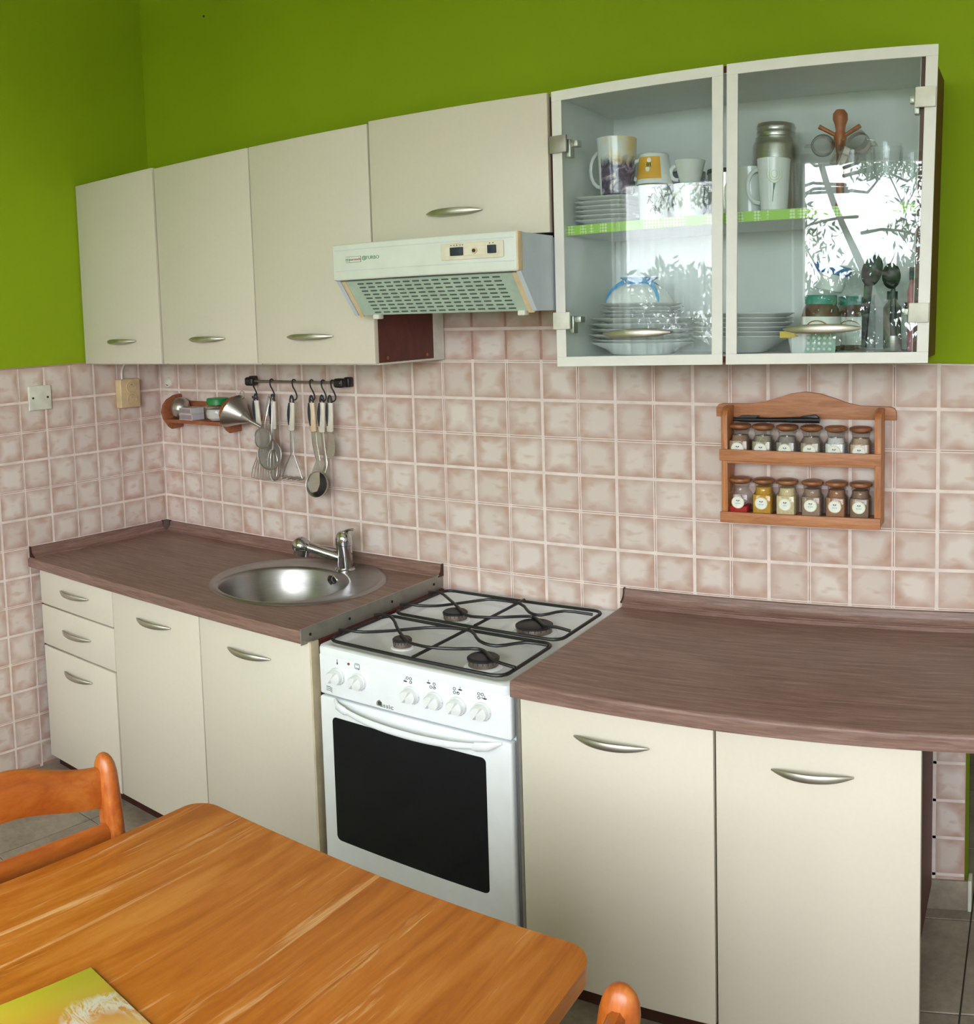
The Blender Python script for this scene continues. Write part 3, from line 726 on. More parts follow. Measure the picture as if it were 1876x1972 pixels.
# front panel and door
pn = MB().box(CX0, CX1, -.625, -.60, .648, .762, .006, 3).build('control_panel', 'enamel', t)
dr = MB().box(CX0, CX1, -.628, -.60, .158, .643, .007, 3).build('oven_door', 'enamel', t)
MB().prism(rrect(1.364, 1.817, .243, .592, .012), XZ, -.6275, -.6295, .0006, 1).build('oven_glass', 'ovenglass', dr)
n = 20; P = []; ra = []; rb = []
for k in range(n+1):
    q = -1+2*k/n; P.append((1.372+(1.862-1.372)*k/n, -.630-.034*(1-q**4), .640-.021*(1-q*q)-.001*k/n)); e = max(.25, (1-abs(q)**3)**.5); ra.append(.0095*e); rb.append(.0065*max(.5, e))
h = MB().sweep(P, ra, rb, 14).build('handle', 'enamel', dr)
MB().sweep([(1.376, -.629, .643), (1.40, -.650, .637), (1.425, -.655, .632), (1.444, -.652, .626)], [.004, .011, .012, .004], [.003, .006, .006, .003], 12).build('handle_mount', 'enamel', dr)
MB().sweep([(1.860, -.629, .640), (1.835, -.650, .634), (1.808, -.655, .630), (1.79, -.652, .624)], [.004, .011, .012, .004], [.003, .006, .006, .003], 12).build('handle_mount', 'enamel', dr)
MB().box(CX0, CX1, -.625, -.60, .055, .152, .006, 3).build('storage_drawer', 'enamel', t)
# knobs
for i, x in enumerate((1.384, 1.452, 1.613, 1.680, 1.744, 1.810)):
    y0 = -.625; z = .709
    k0 = MB().lathe([(0, 0), (.0235, 0), (.0235, .004), (.0215, .0075), (.0, .0075)], seg=32, mat=Matrix.Translation((x, y0, z)) @ Matrix.Rotation(PI/2, 4, 'X')).build('knob', 'knob', pn)
    m = MB().lathe([(0, 0), (.0205, 0), (.019, .017), (.0165, .021), (0, .0215)], seg=28, mat=Matrix.Translation((x, y0-.0075, z)) @ Matrix.Rotation(PI/2, 4, 'X'))
    for v in m.bm.verts:      # one half of the face is cut back to leave a grip
        if v.co.y < y0-.020 and (v.co.x-x)*.8 - (v.co.z-z)*.5 > .001: v.co.y = y0-.0185
    m.build('grip', 'knob', k0)
    m = MB().cyl((x, y0, z+.0335), (x, y0-.0008, z+.0335), .0014, seg=8)
    for a in (0, -35, -60): m.box(x+.0222*math.cos(math.radians(a))-.0008, x+.0222*math.cos(math.radians(a))+.0008, y0-.0055, y0-.0050, z+.0222*math.sin(math.radians(a))-.0014, z+.0222*math.sin(math.radians(a))+.0014)
    m.build('mark', 'ink', k0, kind='stuff')
def dring(m, x, z, r, wd=.0007, y=-.625):
    m.lathe([(r-wd, 0), (r-wd, .0006), (r+wd, .0006), (r+wd, 0)], seg=14, mat=Matrix.Translation((x, y, z)) @ Matrix.Rotation(PI/2, 4, 'X'))
zs = .750
for x, burn in ((1.606, 2), (1.674, 0), (1.740, 1), (1.806, 3)):
    m = MB(); q = .0048
    for j, (dx, dz) in enumerate(((-q, q), (q, q), (-q, -q), (q, -q))):
        if j != burn: dring(m, x+dx, zs-.004+dz, .0033)
    bx = x + (-.011 if burn in (0, 2) else .011); bz = zs-.004+(q if burn < 2 else -q)
    m.ball((bx, -.6252, bz), .0058, .0006, .0022, 12, 6); m.sweep([(bx-.001, -.6252, bz+.003), (bx+.001, -.6252, bz+.005), (bx-.001, -.6252, bz+.008)], .0006, seg=5)
    m.build('burner_symbol', 'ink', pn, kind='stuff')
m = MB().cyl((1.384, -.6245, .745), (1.384, -.6256, .745), .0024, seg=10).box(1.3833, 1.3847, -.6256, -.6245, .745, .756).build('thermometer_symbol', 'ink', pn)
MB().cyl((1.4215, -.6245, .751), (1.4215, -.627, .751), .0034, seg=14).build('pilot_lamp', 'ink_red', pn)
m = MB(); P_ = rrect(1.441, 1.456, .742, .757, .003, 3)
m.sweep([(u, -.6252, v) for u, v in P_], .0006, seg=5, closed=True); m.box(1.4435, 1.4535, -.6256, -.625, .7535, .7548).box(1.4435, 1.4535, -.6256, -.625, .7442, .7455); m.build('oven_symbol', 'ink', pn)
m = MB()
for k in range(3): m.sweep([(1.345, -.6252, .672-.005*k), (1.356, -.6252, .673-.005*k), (1.364, -.6252, .669-.005*k)], .0008, seg=5)
m.build('fan_symbol', 'ink', pn)
text('lettering', 'assic', .017, (1.536, -.6255, .6612), FX, 'alu', pn, sx=1.35)
m = MB().prism([(1.506, .657), (1.5235, .657), (1.5235, .661), (1.521, .669), (1.514, .6735), (1.508, .670), (1.505, .664)], XZ, -.625, -.6258).build('emblem', 'alu', pn)
MB().prism(rrect(1.5105, 1.5205, .6595, .6695, .003, 3), XZ, -.6258, -.6262).build('emblem_core', 'ink', m)
# burners and pan supports
for x, y, r in ((1.493, -.250, .032), (1.741, -.252, .046), (1.504, -.510, .023), (1.753, -.525, .036)):
    MB().lathe([(0, 0), (r*1.32, 0), (r*1.24, .003), (r*1.05, .0045), (0, .0045)], (x, y, .777), 32).build('burner_collar', 'enamel', hob)
    b = MB().lathe([(0, .004), (r*1.02, .004), (r*1.0, .020), (0, .020)], (x, y, .777), 32).build('burner', 'burnring', hob)
    MB().lathe([(0, .0201), (r*1.08, .0201), (r*1.08, .024), (r*.95, .0275), (0, .0285)], (x, y, .777), 32).build('burner_cap', 'burncap', b)
    m = MB()
    for k in range(18):
        a = 2*PI*k/18; m.box(-.0008, .0008, -.0008, .0008, .790, .7965)
        bmesh.ops.translate(m.bm, verts=m.bm.verts[-8:], vec=(x+(r*1.005)*math.cos(a), y+(r*1.005)*math.sin(a), 0))
    m.build('flame_ports', 'ink', b, smooth=0, kind='stuff')
A_ = [(1.341,-.554),(1.375,-.556),(1.408,-.544),(1.456,-.489),(1.515,-.424),(1.576,-.403),(1.640,-.402),(1.700,-.455),(1.750,-.458),(1.801,-.405),(1.858,-.395)]
B_ = [(1.338,-.402),(1.371,-.400),(1.411,-.421),(1.467,-.476),(1.539,-.535),(1.581,-.552),(1.625,-.556),(1.677,-.532),(1.722,-.498),(1.757,-.515),(1.803,-.558),(1.862,-.563)]
C_ = [(1.340,-.286),(1.364,-.286),(1.393,-.280),(1.430,-.250),(1.465,-.205),(1.514,-.155),(1.549,-.137),(1.632,-.134),(1.690,-.185),(1.731,-.192),(1.775,-.145),(1.850,-.128)]
D_ = [(1.338,-.144),(1.374,-.147),(1.435,-.190),(1.490,-.231),(1.551,-.281),(1.598,-.286),(1.648,-.271),(1.690,-.235),(1.715,-.215),(1.745,-.235),(1.789,-.280),(1.820,-.281),(1.858,-.275)]
for name_, y0, y1, bars in (('front', -.612, -.362, (A_, B_)), ('rear', -.335, -.072, (C_, D_))):
    gt = thing('pan_support', 'black wire pan support over the %s two burners' % name_, 'pan support', (1.6, (y0+y1)/2, .79), group=None)
    zf = .7985
    fr = [(u, v, zf) for u, v in rrect(1.345, 1.858, y0, y1, .03, 4)]
    ym = y1 if name_ == 'front' else y0; s_ = .012 if name_ == 'front' else -.012
    MB().sweep([p if abs(p[1]-ym) > .02 or True else p for p in fr], .0048, seg=8, closed=True).build('frame', 'iron', gt)
    for b_ in bars:
        P = [(x, y, zf+.0125+.003*math.sin(k*1.3)) for k, (x, y) in enumerate(b_)]
        P[0] = (P[0][0]-.006, P[0][1], zf+.009); P[-1] = (P[-1][0], P[-1][1], zf+.008)
        MB().sweep(smoothpath(P, 3), .0044, seg=8).build('bar', 'iron', gt)
    MB().sweep([(1.610, y0, zf+.005), (1.610, y1, zf+.005)], .0044, seg=8).build('cross_bar', 'iron', gt)


# ================================================================ WALL FITTINGS
t = thing('double_socket', 'beige double power socket on the left tiled wall with a white cable', 'socket', (0, -.176, 1.41))
MB().box(.007, .040, -.223, -.130, 1.353, 1.469, .004, 3).build('housing', 'socket', t)
for z in (1.437, 1.386):
    Rx = Matrix.Translation((.040, -.172, z)) @ Matrix.Rotation(PI/2, 4, 'Y')
    o = MB().lathe([(.0245, 0), (.0235, .0018), (.0205, .0018), (.0195, .0), (.019, -.001), (0, -.001)], seg=32, mat=Rx).build('outlet', 'socket', t)
    m = MB().lathe([(.0196, .0008), (.0206, .0012), (.0212, .0008)], seg=32, mat=Rx); m.build('outlet_rim', 'dark', o)
    for dy in (-.0085, .0085): MB().cyl((.0389, -.172+dy, z), (.0395, -.172+dy, z), .0028, seg=10).build('pin_hole', 'dark', o)
    MB().cyl((.0385, -.172, z+.009), (.046, -.172, z+.009), .0022, seg=10).build('earth_pin', 'steel', o)
MB().sweep(smoothpath([(.022, -.200, 1.468), (.020, -.199, 1.492), (.016, -.190, 1.514), (.016, -.176, 1.530), (.018, -.168, 1.5365)]), .0042, seg=10).build('cable', 'plate_w', t)
t = thing('cover_plate', 'square white blanking plate with two screws on the left tiled wall', 'cover plate', (0, -.564, 1.425))
MB().box(.007, .018, -.611, -.517, 1.379, 1.472, .003, 3).build('plate', 'plate_w', t)
for y in (-.595, -.533): MB().cyl((.0175, y, 1.426), (.0188, y, 1.426), .0042, seg=14).build('screw', 'dark', t)
t = thing('round_cover', 'small round white cap on the tiles above the little wooden shelf', 'cover cap', (.061, 0, 1.442))
MB().lathe([(0, 0), (.021, 0), (.0205, .005), (.018, .0065), (0, .0065)], seg=32, mat=Matrix.Translation((.061, -.007, 1.442)) @ Matrix.Rotation(PI/2, 4, 'X')).build('cap', 'plate_w', t)
MB().sweep([(.055, -.0137, 1.434), (.059, -.0137, 1.430), (.065, -.0137, 1.431)], .0013, seg=6).build('notch', 'dark', t)

# ---- little wooden wall shelf and what stands on it
t = thing('wall_shelf', 'small wooden wall shelf with rounded ends beside the corner', 'shelf', (.285, -.05, 1.26))
dp = [(-.008, 1.262), (-.060, 1.258), (-.074, 1.268), (-.098, 1.300), (-.106, 1.330), (-.098, 1.358), (-.078, 1.380), (-.045, 1.394), (-.016, 1.398), (-.008, 1.394)]
for x in (.124, .438): MB().prism(dp, YZ, x, x+.014, .002).build('end_panel', 'shelfwood', t)
MB().box(.138, .438, -.096, -.012, 1.288, 1.302, .001).build('shelf_board', 'shelfwood', t)
MB().box(.138, .438, -.020, -.008, 1.350, 1.370, .001).build('back_rail', 'shelfwood', t)
t = thing('timer', 'round steel egg-shaped kitchen timer at the left of the little shelf', 'timer', (.182, -.056, 1.302))
MB().lathe([(0, 0), (.020, 0), (.033, .013), (.0378, .036), (.038, .038)], (.182, -.056, 1.302), 32).build('lower_half', 'steel', t)
MB().lathe([(.038, .0388), (.0375, .048), (.031, .068), (.017, .082), (0, .086)], (.182, -.056, 1.302), 32).build('upper_half', 'steel', t)
for i, (z, lab) in enumerate(((1.3022, 'lower of the two matchboxes on the little wooden shelf'), (1.3265, 'upper of the two matchboxes on the little wooden shelf'))):
    t = thing('matchbox', lab, 'matchbox', (.250, -.064, z), math.radians(-6 if i else -2), 'matchboxes on the little shelf')
    MB().box(-.036, .036, -.030, .030, 0, .0238, .0006, 1).build('sleeve', 'matchbox', t, local=True)
    MB().box(-.0345, .0345, -.0305, -.0300, .003, .021).build('striker', 'matchbox_side', t, smooth=0, local=True)
    MB().box(.0355, .0368, -.0285, .0285, .0015, .0222).build('tray', 'matchbox_end', t, smooth=0, local=True)
t = thing('salt_jar', 'glass jar of salt with green plastic lid on the little shelf', 'jar', (.383, -.056, 1.302))
c_ = (.383, -.056, 1.302)
MB().lathe([(0, .001), (.030, .001), (.041, .012), (.044, .030), (.041, .050), (.034, .060), (.034, .066)], c_, 32).build('glass_body', 'glassjar', t)
MB().lathe([(0, .003), (.028, .003), (.039, .013), (.042, .030), (.0385, .046), (0, .048)], c_, 32).build('salt', 'salt', t)
MB().lathe([(0, .088), (.037, .088), (.039, .085), (.039, .064), (.035, .063)], c_, 32).build('lid', 'greenlid', t)

# ---- utensil rail
RZ, RY = 1.457, -.045
t = thing('utensil_rail', 'dark metal rail with black end brackets on the tiles', 'rail', (.745, -.02, RZ))
MB().cyl((.53, RY, RZ), (.955, RY, RZ), .0046, seg=16).build('rod', 'burnring', t)
for x, s_ in ((.545, -1), (.945, 1)):
    MB().box(x-.020, x+.020, RY-.016, RY+.014, RZ-.017, RZ+.015, .009, 4).box(x-.012+.014*s_, x+.012+.014*s_, -.034, -.007, RZ-.017, RZ+.018, .006, 3).build('bracket', 'blk', t)
MB().ball((.957, RY-.0165, RZ), .0022).build('bracket_screw', 'nickel', t)
hooks = [.560, .643, .745, .823, .872, .912]
names = ['slotted turner', 'balloon whisk', 'potato masher', 'tan-handled serving spoon', 'soup ladle', 'butter spreader']
def s_hook(x, lab):
    P = []
    for k in range(9):
        a = math.radians(-60 + 235*k/8); P.append((x, RY+.0085*math.sin(a)*-1, RZ+.0035+.0085*math.cos(a)-.003))
    P = [(x, RY-.0085*math.sin(math.radians(a)), RZ+.0085*math.cos(math.radians(a))) for a in (-120, -75, -30, 15, 60, 100)]
    P += [(x+.003, RY-.009, RZ-.016), (x+.010, RY-.006, RZ-.032), (x+.015, RY-.004, RZ-.050), (x+.012, RY-.006, RZ-.062), (x+.003, RY-.008, RZ-.064), (x-.004, RY-.008, RZ-.056)]
    o = MB().sweep(smoothpath(P, 3), .0026, seg=8).build('hook', 'blk', None)
    return tag(o, lab, 'hook', 'hooks on the utensil rail')
for x, n_ in zip(hooks, names): s_hook(x, 'black S hook holding the %s' % n_)
def grip_handle(t, x0, z0, x1, z1, y, mat='grip', w=.0160):
    # handle body from (x0,z0) top to (x1,z1) bottom, dark inset on its left, dark yoke on top
    n = 10; P = [Vector((x0+(x1-x0)*k/n, y-.0035*math.sin(PI*k/n), z0+(z1-z0)*k/n)) for k in range(n+1)]
    wd = [w*(.62+.38*math.sin(PI*min(1, .15+.75*k/n))) for k in range(n+1)]
    MB().sweep(P, [.0085]*(n+1), wd, 14, up=(0, 1, 0)).build('grip', mat, t)
    q = P[0:9]; ww = [w*.56*math.sin(PI*(.12+.85*k/8))**.6 for k in range(9)]
    MB().sweep([p+Vector((-.0035, -.0048, 0)) for p in q], [.0052]*9, ww, 12, up=(0, 1, 0)).build('grip_inset', 'rubber', t)
    m = MB(); top = Vector((x0, y, z0))
    for dx in (-.007, .007): m.sweep([top+Vector((dx*1.1, 0, -.004)), top+Vector((dx, 0, .012)), top+Vector((dx*.55, 0, .022))], .0032, seg=8)
    m.sweep([top+Vector((-.0045, 0, .022)), top+Vector((0, 0, .0255)), top+Vector((.0045, 0, .022))], .0032, seg=8); m.build('hanging_loop', 'rubber', t)
    MB().sweep([(x1, y, z1+.003), (x1, y, z1-.002)], .0078, .0105, 14, up=(0, 1, 0)).build('collar', 'rubber', t)
uy = RY-.008
def uthing(i, name, lab, x, z): return thing(name, lab, 'kitchen utensil', (x, uy, z), 0, 'utensils hanging from the rail')
t = uthing(0, 'slotted_turner', 'leftmost hanging utensil, wire turner behind the funnel and sieves', .575, 1.40)
grip_handle(t, .572, 1.385, .582, 1.288, uy)
MB().sweep([(.582, uy, 1.29), (.583, uy+.006, 1.20)], .003, seg=8).build('stem', 'steel', t)
m = MB()
for k in range(8):
    f = -1+2*k/7; m.sweep(smoothpath([(.583+f*.006, uy+.006, 1.200), (.580+f*.030, uy+.008, 1.160), (.576+f*.045, uy+.010, 1.125), (.574+f*.050, uy+.008, 1.092)]), .0014, seg=6)
m.sweep([(.523, uy+.008, 1.092), (.574, uy+.008, 1.089), (.625, uy+.008, 1.092)], .0016, seg=6); m.build('wire_head', 'steel', t, kind='stuff')
t = uthing(1, 'balloon_whisk', 'wire balloon whisk hanging behind the two sieves', .65, 1.40)
grip_handle(t, .652, 1.385, .650, 1.284, uy)
m = MB()
for k in range(6):
    a = PI*k/6
    pts = []
    for j in range(17):
        q = 2*PI*(j/16)-PI/2; r = .030*math.cos(q); zz = 1.150-.062*-math.sin(q)*-1
        pts.append((.640+r*math.cos(a), uy+.004+r*math.sin(a)*.55, 1.150+.060*math.sin(q)))
    m.sweep(pts[:-1], .0013, seg=6, closed=True)
m.sweep([(.650, uy, 1.285), (.641, uy+.002, 1.206)], .0045, seg=10); m.build('wire_balloon', 'steel', t, kind='stuff')
t = uthing(2, 'potato_masher', 'potato masher with splayed wires and wavy foot on the rail', .735, 1.40)
grip_handle(t, .739, 1.383, .733, 1.283, uy)
m = MB()
for s_ in (-1, 1):
    m.sweep([(.733+.0065*s_, uy, 1.285), (.732+.007*s_, uy, 1.195), (.732+.030*s_, uy-.004, 1.150), (.732+.046*s_, uy-.006, 1.112)], .0024, seg=8)
m.build('wires', 'steel', t, kind='stuff')
P = [(.683+.098*k/24, uy-.006+.022*math.sin(k*1.05), 1.110) for k in range(25)]
MB().sweep(smoothpath(P, 2), .0035, .0022, 8).build('wavy_foot', 'steel', t)
t = uthing(3, 'serving_spoon', 'steel serving utensil with tan handle and narrow pointed blade', .824, 1.40)
grip_handle(t, .826, 1.385, .831, 1.284, uy, 'grip_tan')
MB().sweep(smoothpath([(.831, uy, 1.286), (.834, uy-.002, 1.245), (.843, uy-.004, 1.205), (.852, uy-.006, 1.180)]), [.0105]*9+[.010, .009, .008, .008], .0012, 12, up=(1, 0, 0)).build('neck', 'steel', t)
bl = [(.852, 1.183), (.858, 1.150), (.860, 1.100), (.850, 1.075), (.824, 1.066), (.804, 1.078), (.806, 1.100), (.828, 1.150), (.842, 1.183)]
MB().prism(bl, lambda u, v, d: Vector((u, uy-.006-.10*(1.183-v)+d, v)), -.0008, .0008).build('blade', 'steel', t)
t = uthing(4, 'soup_ladle', 'steel soup ladle with round bowl hanging second from the right', .866, 1.40)
grip_handle(t, .868, 1.387, .863, 1.283, uy+.004)
MB().sweep(smoothpath([(.863, uy+.004, 1.285), (.866, uy+.006, 1.22), (.872, uy+.006, 1.17), (.872, uy-.006, 1.140)]), .0065, .0016, 10, up=(1, 0, 0)).build('stem', 'steel', t)
MB().lathe([(.044, 0), (.0455, .0006), (.044, -.0012), (.040, -.014), (.030, -.027), (.015, -.034), (0, -.036)], seg=36, mat=Matrix.Translation((.852, uy-.022, 1.100)) @ Matrix.Rotation(math.radians(78), 4, 'X')).build('bowl', 'steel', t)
t = uthing(5, 'butter_spreader', 'short rounded butter spreader, rightmost utensil on the rail', .903, 1.40)
grip_handle(t, .905, 1.387, .902, 1.287, uy)
sp_ = [(.895, 1.288), (.909, 1.288), (.915, 1.262), (.919, 1.238), (.917, 1.212), (.908, 1.195), (.897, 1.190), (.887, 1.197), (.885, 1.212), (.890, 1.235), (.895, 1.262)]
MB().prism(sp_, XZ, uy-.0008, uy+.0008).build('blade', 'steel', t)
# funnel and sieves
t = thing('funnel', 'steel funnel hanging sideways from the leftmost hook', 'funnel', (.53, -.085, 1.33))
c0 = Vector((.503, -.092, 1.345)); c1 = Vector((.566, -.078, 1.312)); ax = (c1-c0).normalized(); fm = Matrix.Translation(c0) @ ax.to_track_quat('Z', 'Y').to_matrix().to_4x4()
MB().lathe([(.064, -.010), (.0665, -.008), (.064, 0), (.008, .070), (.0075, .072), (.063, -.001)], seg=40, mat=fm).build('cone', 'steel', t)
MB().lathe([(.008, .070), (.0045, .125), (.0035, .125), (.007, .070)], seg=20, mat=fm).build('spout', 'steel', t)
MB().sweep([(.536+.011*math.cos(2*PI*k/14), -.082, 1.408+.015*math.sin(2*PI*k/14)) for k in range(14)], .0016, seg=6, closed=True).build('ring', 'steel', t)
def meshmat():
    n = N('fine_sieve_mesh'); n.set(.75, .3); ch = n.n('ShaderNodeTexChecker', Scale=900.0); n.l(n.coord(), ch.inputs['Vector'])
    n.col(lin('#8f8a82')); n.l(n.math('MULTIPLY_ADD', ch.outputs[1], .35, .6), n.b.inputs['Alpha']); return n.m
M['sieve'] = meshmat()
for lab, c, r, y in (('larger fine-mesh sieve hanging behind the small one', (.640, 1.190), .055, -.068), ('small fine-mesh sieve hanging in front of the larger one', (.634, 1.254), .038, -.092)):
    t = thing('sieve', lab, 'sieve', (c[0], y, c[1]), 0, 'sieves hanging on the rail')
    fm = Matrix.Translation((c[0], y, c[1])) @ Matrix.Rotation(-PI/2-.12, 4, 'X')
    MB().lathe([(r*math.cos(a), r*.30*math.sin(a)) for a in [PI/2*k/8 for k in range(9)]], seg=32, mat=fm).build('mesh_bowl', 'sieve', t)
    MB().sweep([fm @ Vector((r*math.cos(2*PI*k/32), r*math.sin(2*PI*k/32), 0)) for k in range(32)], .0022, seg=8, closed=True).build('rim', 'steel', t)
    z1 = 1.408; xt = .652
    MB().sweep([(c[0]-.006, y, c[1]+r), (c[0]+.004, y, c[1]+r+.02), (xt-.004, y+.020 if y < -.08 else y+.006, z1-.015), (xt, y+.02 if y < -.08 else y+.006, z1), (xt+.005, y+.02 if y < -.08 else y+.006, z1-.015), (c[0]+.016, y, c[1]+r+.022), (c[0]+.012, y, c[1]+r-.004)], .0016, seg=6).build('wire_handle', 'steel', t)
    MB().sweep([(c[0]-.006, y, c[1]-r+.001), (c[0]-.006, y-.003, c[1]-r-.012), (c[0]+.004, y-.003, c[1]-r-.012), (c[0]+.004, y, c[1]-r+.001)], .0016, seg=6).build('rest', 'steel', t)

# ================================================================ SPICE RACK
t = thing('spice_rack', 'wooden two-tier spice rack with curved top on the tiles', 'spice rack', (2.40, -.04, 1.1))
top = [(2.166, 1.380), (2.166, 1.405), (2.172, 1.414), (2.182, 1.417), (2.265, 1.418), (2.295, 1.423), (2.330, 1.436), (2.365, 1.448), (2.405, 1.454), (2.445, 1.449), (2.480, 1.437), (2.512, 1.424), (2.545, 1.418), (2.622, 1.417), (2.632, 1.413), (2.637, 1.404), (2.637, 1.381)]
MB().prism(top, XZ, -.019, -.007, .0015).build('backboard', 'rackwood', t)
for x0 in (2.198, 2.592):
    pr_ = [(-.019, 1.100), (-.077, 1.100), (-.077, 1.385), (-.072, 1.401), (-.060, 1.411), (-.045, 1.414), (-.019, 1.414)]
    MB().prism(pr_, YZ, x0, x0+.0165, .0012).build('side_panel', 'rackwood_v', t)
for z in (1.108, 1.258): MB().box(2.2145, 2.592, -.077, -.012, z, z+.010, .0008).build('shelf_board', 'rackwood', t)
MB().box(2.1965, 2.609, -.087, -.0775, 1.094, 1.124, .0015).build('front_rail', 'rackwood', t)
MB().box(2.1955, 2.6105, -.087, -.0775, 1.266, 1.2975, .0015).build('front_rail', 'rackwood', t)
def jar(lab, x, z, fill, fh, dark=None):
    t = thing('spice_jar', lab, 'spice jar', (x, -.047, z), 0, 'spice jars on the rack')
    sq = .55
    m = MB(); pr_ = [(0, .0008), (.0235, .0008), (.0262, .0035), (.0266, .050), (.0245, .0555)]
    m.lathe(pr_, (0, 0, 0), 32, sq=sq); m.lathe([(.0262, .0553), (.0242, .0605), (.0218, .065), (.0218, .073), (.0236, .0755), (.0236, .082), (.022, .083)], (0, 0, 0), 32)
    m.build('glass_body', 'glassjar', t, local=True)
    fm_ = bpy.data.materials.get('spice_'+fill) or plain('spice_'+fill, fill, .8, var=.05, scale=300, bump=.1)
    m = MB(); k = .0248; m.lathe([(0, .002), (k, .002), (k, .002+fh*.9), (k*.98, .002+fh), (0, .002+fh)], (0, 0, 0), 32, sq=sq)
    if fh > .03: m.lathe([(.0215, .050), (.0205, .062), (.0200, .066 if fh < .05 else .074), (0, .066 if fh < .05 else .074)], (0, 0, 0), 28)
    m.build('contents', fm_, t, local=True)
    MB().lathe([(.016, .080), (.0225, .0835), (.0275, .086), (.0290, .0895), (.0275, .0945), (.020, .0975), (0, .0985)], (0, 0, 0), 32).build('lid', 'lid', t, local=True)
    fy = -.0268
    L_ = MB().lathe([(0, 0), (.0168, 0), (.0168, .0005), (0, .0005)], seg=32, mat=Matrix.Translation((0, fy, .031)) @ Matrix.Rotation(PI/2, 4, 'X')).build('label', 'paper', t, local=True)
    m = MB().lathe([(.0150, .0005), (.0150, .0008), (.0162, .0008), (.0162, .0005)], seg=28, mat=Matrix.Translation((0, fy, .031)) @ Matrix.Rotation(PI/2, 4, 'X')); m.build('label_ring', dark or 'lime', L_, local=True)
    m = MB()
    for s_ in (-1, 1): m.prism([(0, .0363), (.0042*s_, .0385), (.0042*s_, .0343)], XZ, fy-.0005, fy-.0009).prism([(0, .0363), (.0022*s_, .0322), (.0008*s_, .0330)], XZ, fy-.0005, fy-.0009)
    m.build('bow_print', 'ink', L_, local=True, smooth=0)
    m = MB(); wds = random.choice(((.0035, .002, .0045), (.005, .003), (.0045, .0048, .002))); xx = -(sum(wds)+.001*(len(wds)-1))/2
    for w_ in wds: m.box(xx, xx+w_, fy-.0009, fy-.0005, .0268, .0292); xx += w_+.001
    m.build('name_print', 'teal', L_, local=True, smooth=0)
    return t
ordn = ['leftmost', 'second from left', 'third from left', 'third from right', 'second from right', 'rightmost']
for i, (x, f) in enumerate(zip((2.240, 2.301, 2.364, 2.427, 2.490, 2.553), ('#a08470', '#aba48f', '#a39f96', '#a8988a', '#e2e5e4', '#c4ab92'))):
    desc = ['brown powder', 'grey-green herbs', 'grey herbs', 'brownish-grey spice', 'white crystals', 'light brown spice'][i]
    jar('%s jar on the upper rack shelf, holding %s' % (ordn[i], desc), x, 1.2685, f, .049)
for i, (x, f, fh) in enumerate(zip((2.2405, 2.302, 2.364, 2.430, 2.492, 2.553), ('#c01c22', '#d3a238', '#e3d2a6', '#a58d7c', '#a87a5c', '#8f7460'), (.017, .052, .052, .052, .052, .052))):
    desc = ['a little red powder', 'mustard-yellow powder', 'pale yellow powder', 'grey-brown powder', 'reddish brown powder', 'dark brown powder'][i]
    jar('%s jar on the lower rack shelf, holding %s' % (ordn[i], desc), x, 1.1185, f, fh)
t = thing('gas_lighter', 'long black gas lighter lying on the upper spice jar lids', 'lighter', (2.33, -.05, 1.372))
LP = [(2.222, -.050, 1.377), (2.26, -.050, 1.377), (2.32, -.050, 1.378), (2.355, -.050, 1.379), (2.40, -.050, 1.380), (2.448, -.050, 1.381)]
MB().sweep(LP, [.005, .0075, .0062, .0072, .0085, .0085], seg=14).build('body', 'blk', t)
MB().prism([(2.232, 1.381), (2.246, 1.389), (2.292, 1.389), (2.284, 1.381)], XZ, -.056, -.044, .001).build('guard', 'blk', t)
MB().prism([(2.390, 1.386), (2.408, 1.391), (2.430, 1.395), (2.438, 1.395), (2.446, 1.389), (2.446, 1.386)], XZ, -.057, -.043, .001).build('trigger', 'blk', t)
m = MB()
for k in range(4): m.box(2.366+.004*k, 2.3675+.004*k, -.0583, -.055, 1.376, 1.384)
m.build('ribs', 'rubber', t, smooth=0, kind='stuff')

# ================================================================ CROCKERY IN THE GLASS CABINET
Z1, Z0 = 1.9022, 1.5587
def lathe_thing(name, lab, cat, x, y, z, prof, mat, part='body', group=None, seg=48, sq=0.0, rot=None):
    t = thing(name, lab, cat, (x, y, z), 0, group)
    MB().lathe(prof, (0, 0, 0), seg, sq=sq).build(part, mat, t, local=True)
    return t
def handle(t, r, z0, z1, ang, out=.028, w=.0035, mat='china', wide=None):
    # closed mug handle on the side pointing to angle ang
    P = []
    for k in range(9):
        a = -PI/2+PI*k/8; P.append((r-.002+out*math.cos(a)**.8 if math.cos(a) > 0 else r-.002, 0, (z0+z1)/2+(z1-z0)/2*math.sin(a)))
    R = Matrix.Rotation(ang, 4, 'Z')
    return MB().sweep([R @ Vector(p) for p in P], w, wide or w*1.4, 10, up=(0, 1, 0)).build('handle', mat, t, local=True)
INS = []          # everything inside follows the slant of the cabinet
def mug(lab, x, y, z, r0, r1, h, mat, ang=PI, inv=False, name='mug', out=.028, cat='mug', group=None):
    th = .0032
    prof = [(0, .001), (r0*.9, .001), (r0, .004), (r1, h-.001), (r1-.001, h), (r1-th+.001, h), (r1-th, h-.001), (r0-th, .008), (0, .006)]
    t = lathe_thing(name, lab, cat, x, y, z, prof, mat, group=group)
    if inv: t.rotation_euler = (PI, 0, 0); t.location.z = z+h+.0005
    handle(t, (r0+r1)/2, h*.18, h*.82, -ang if inv else ang, out=out); INS.append(t); return t
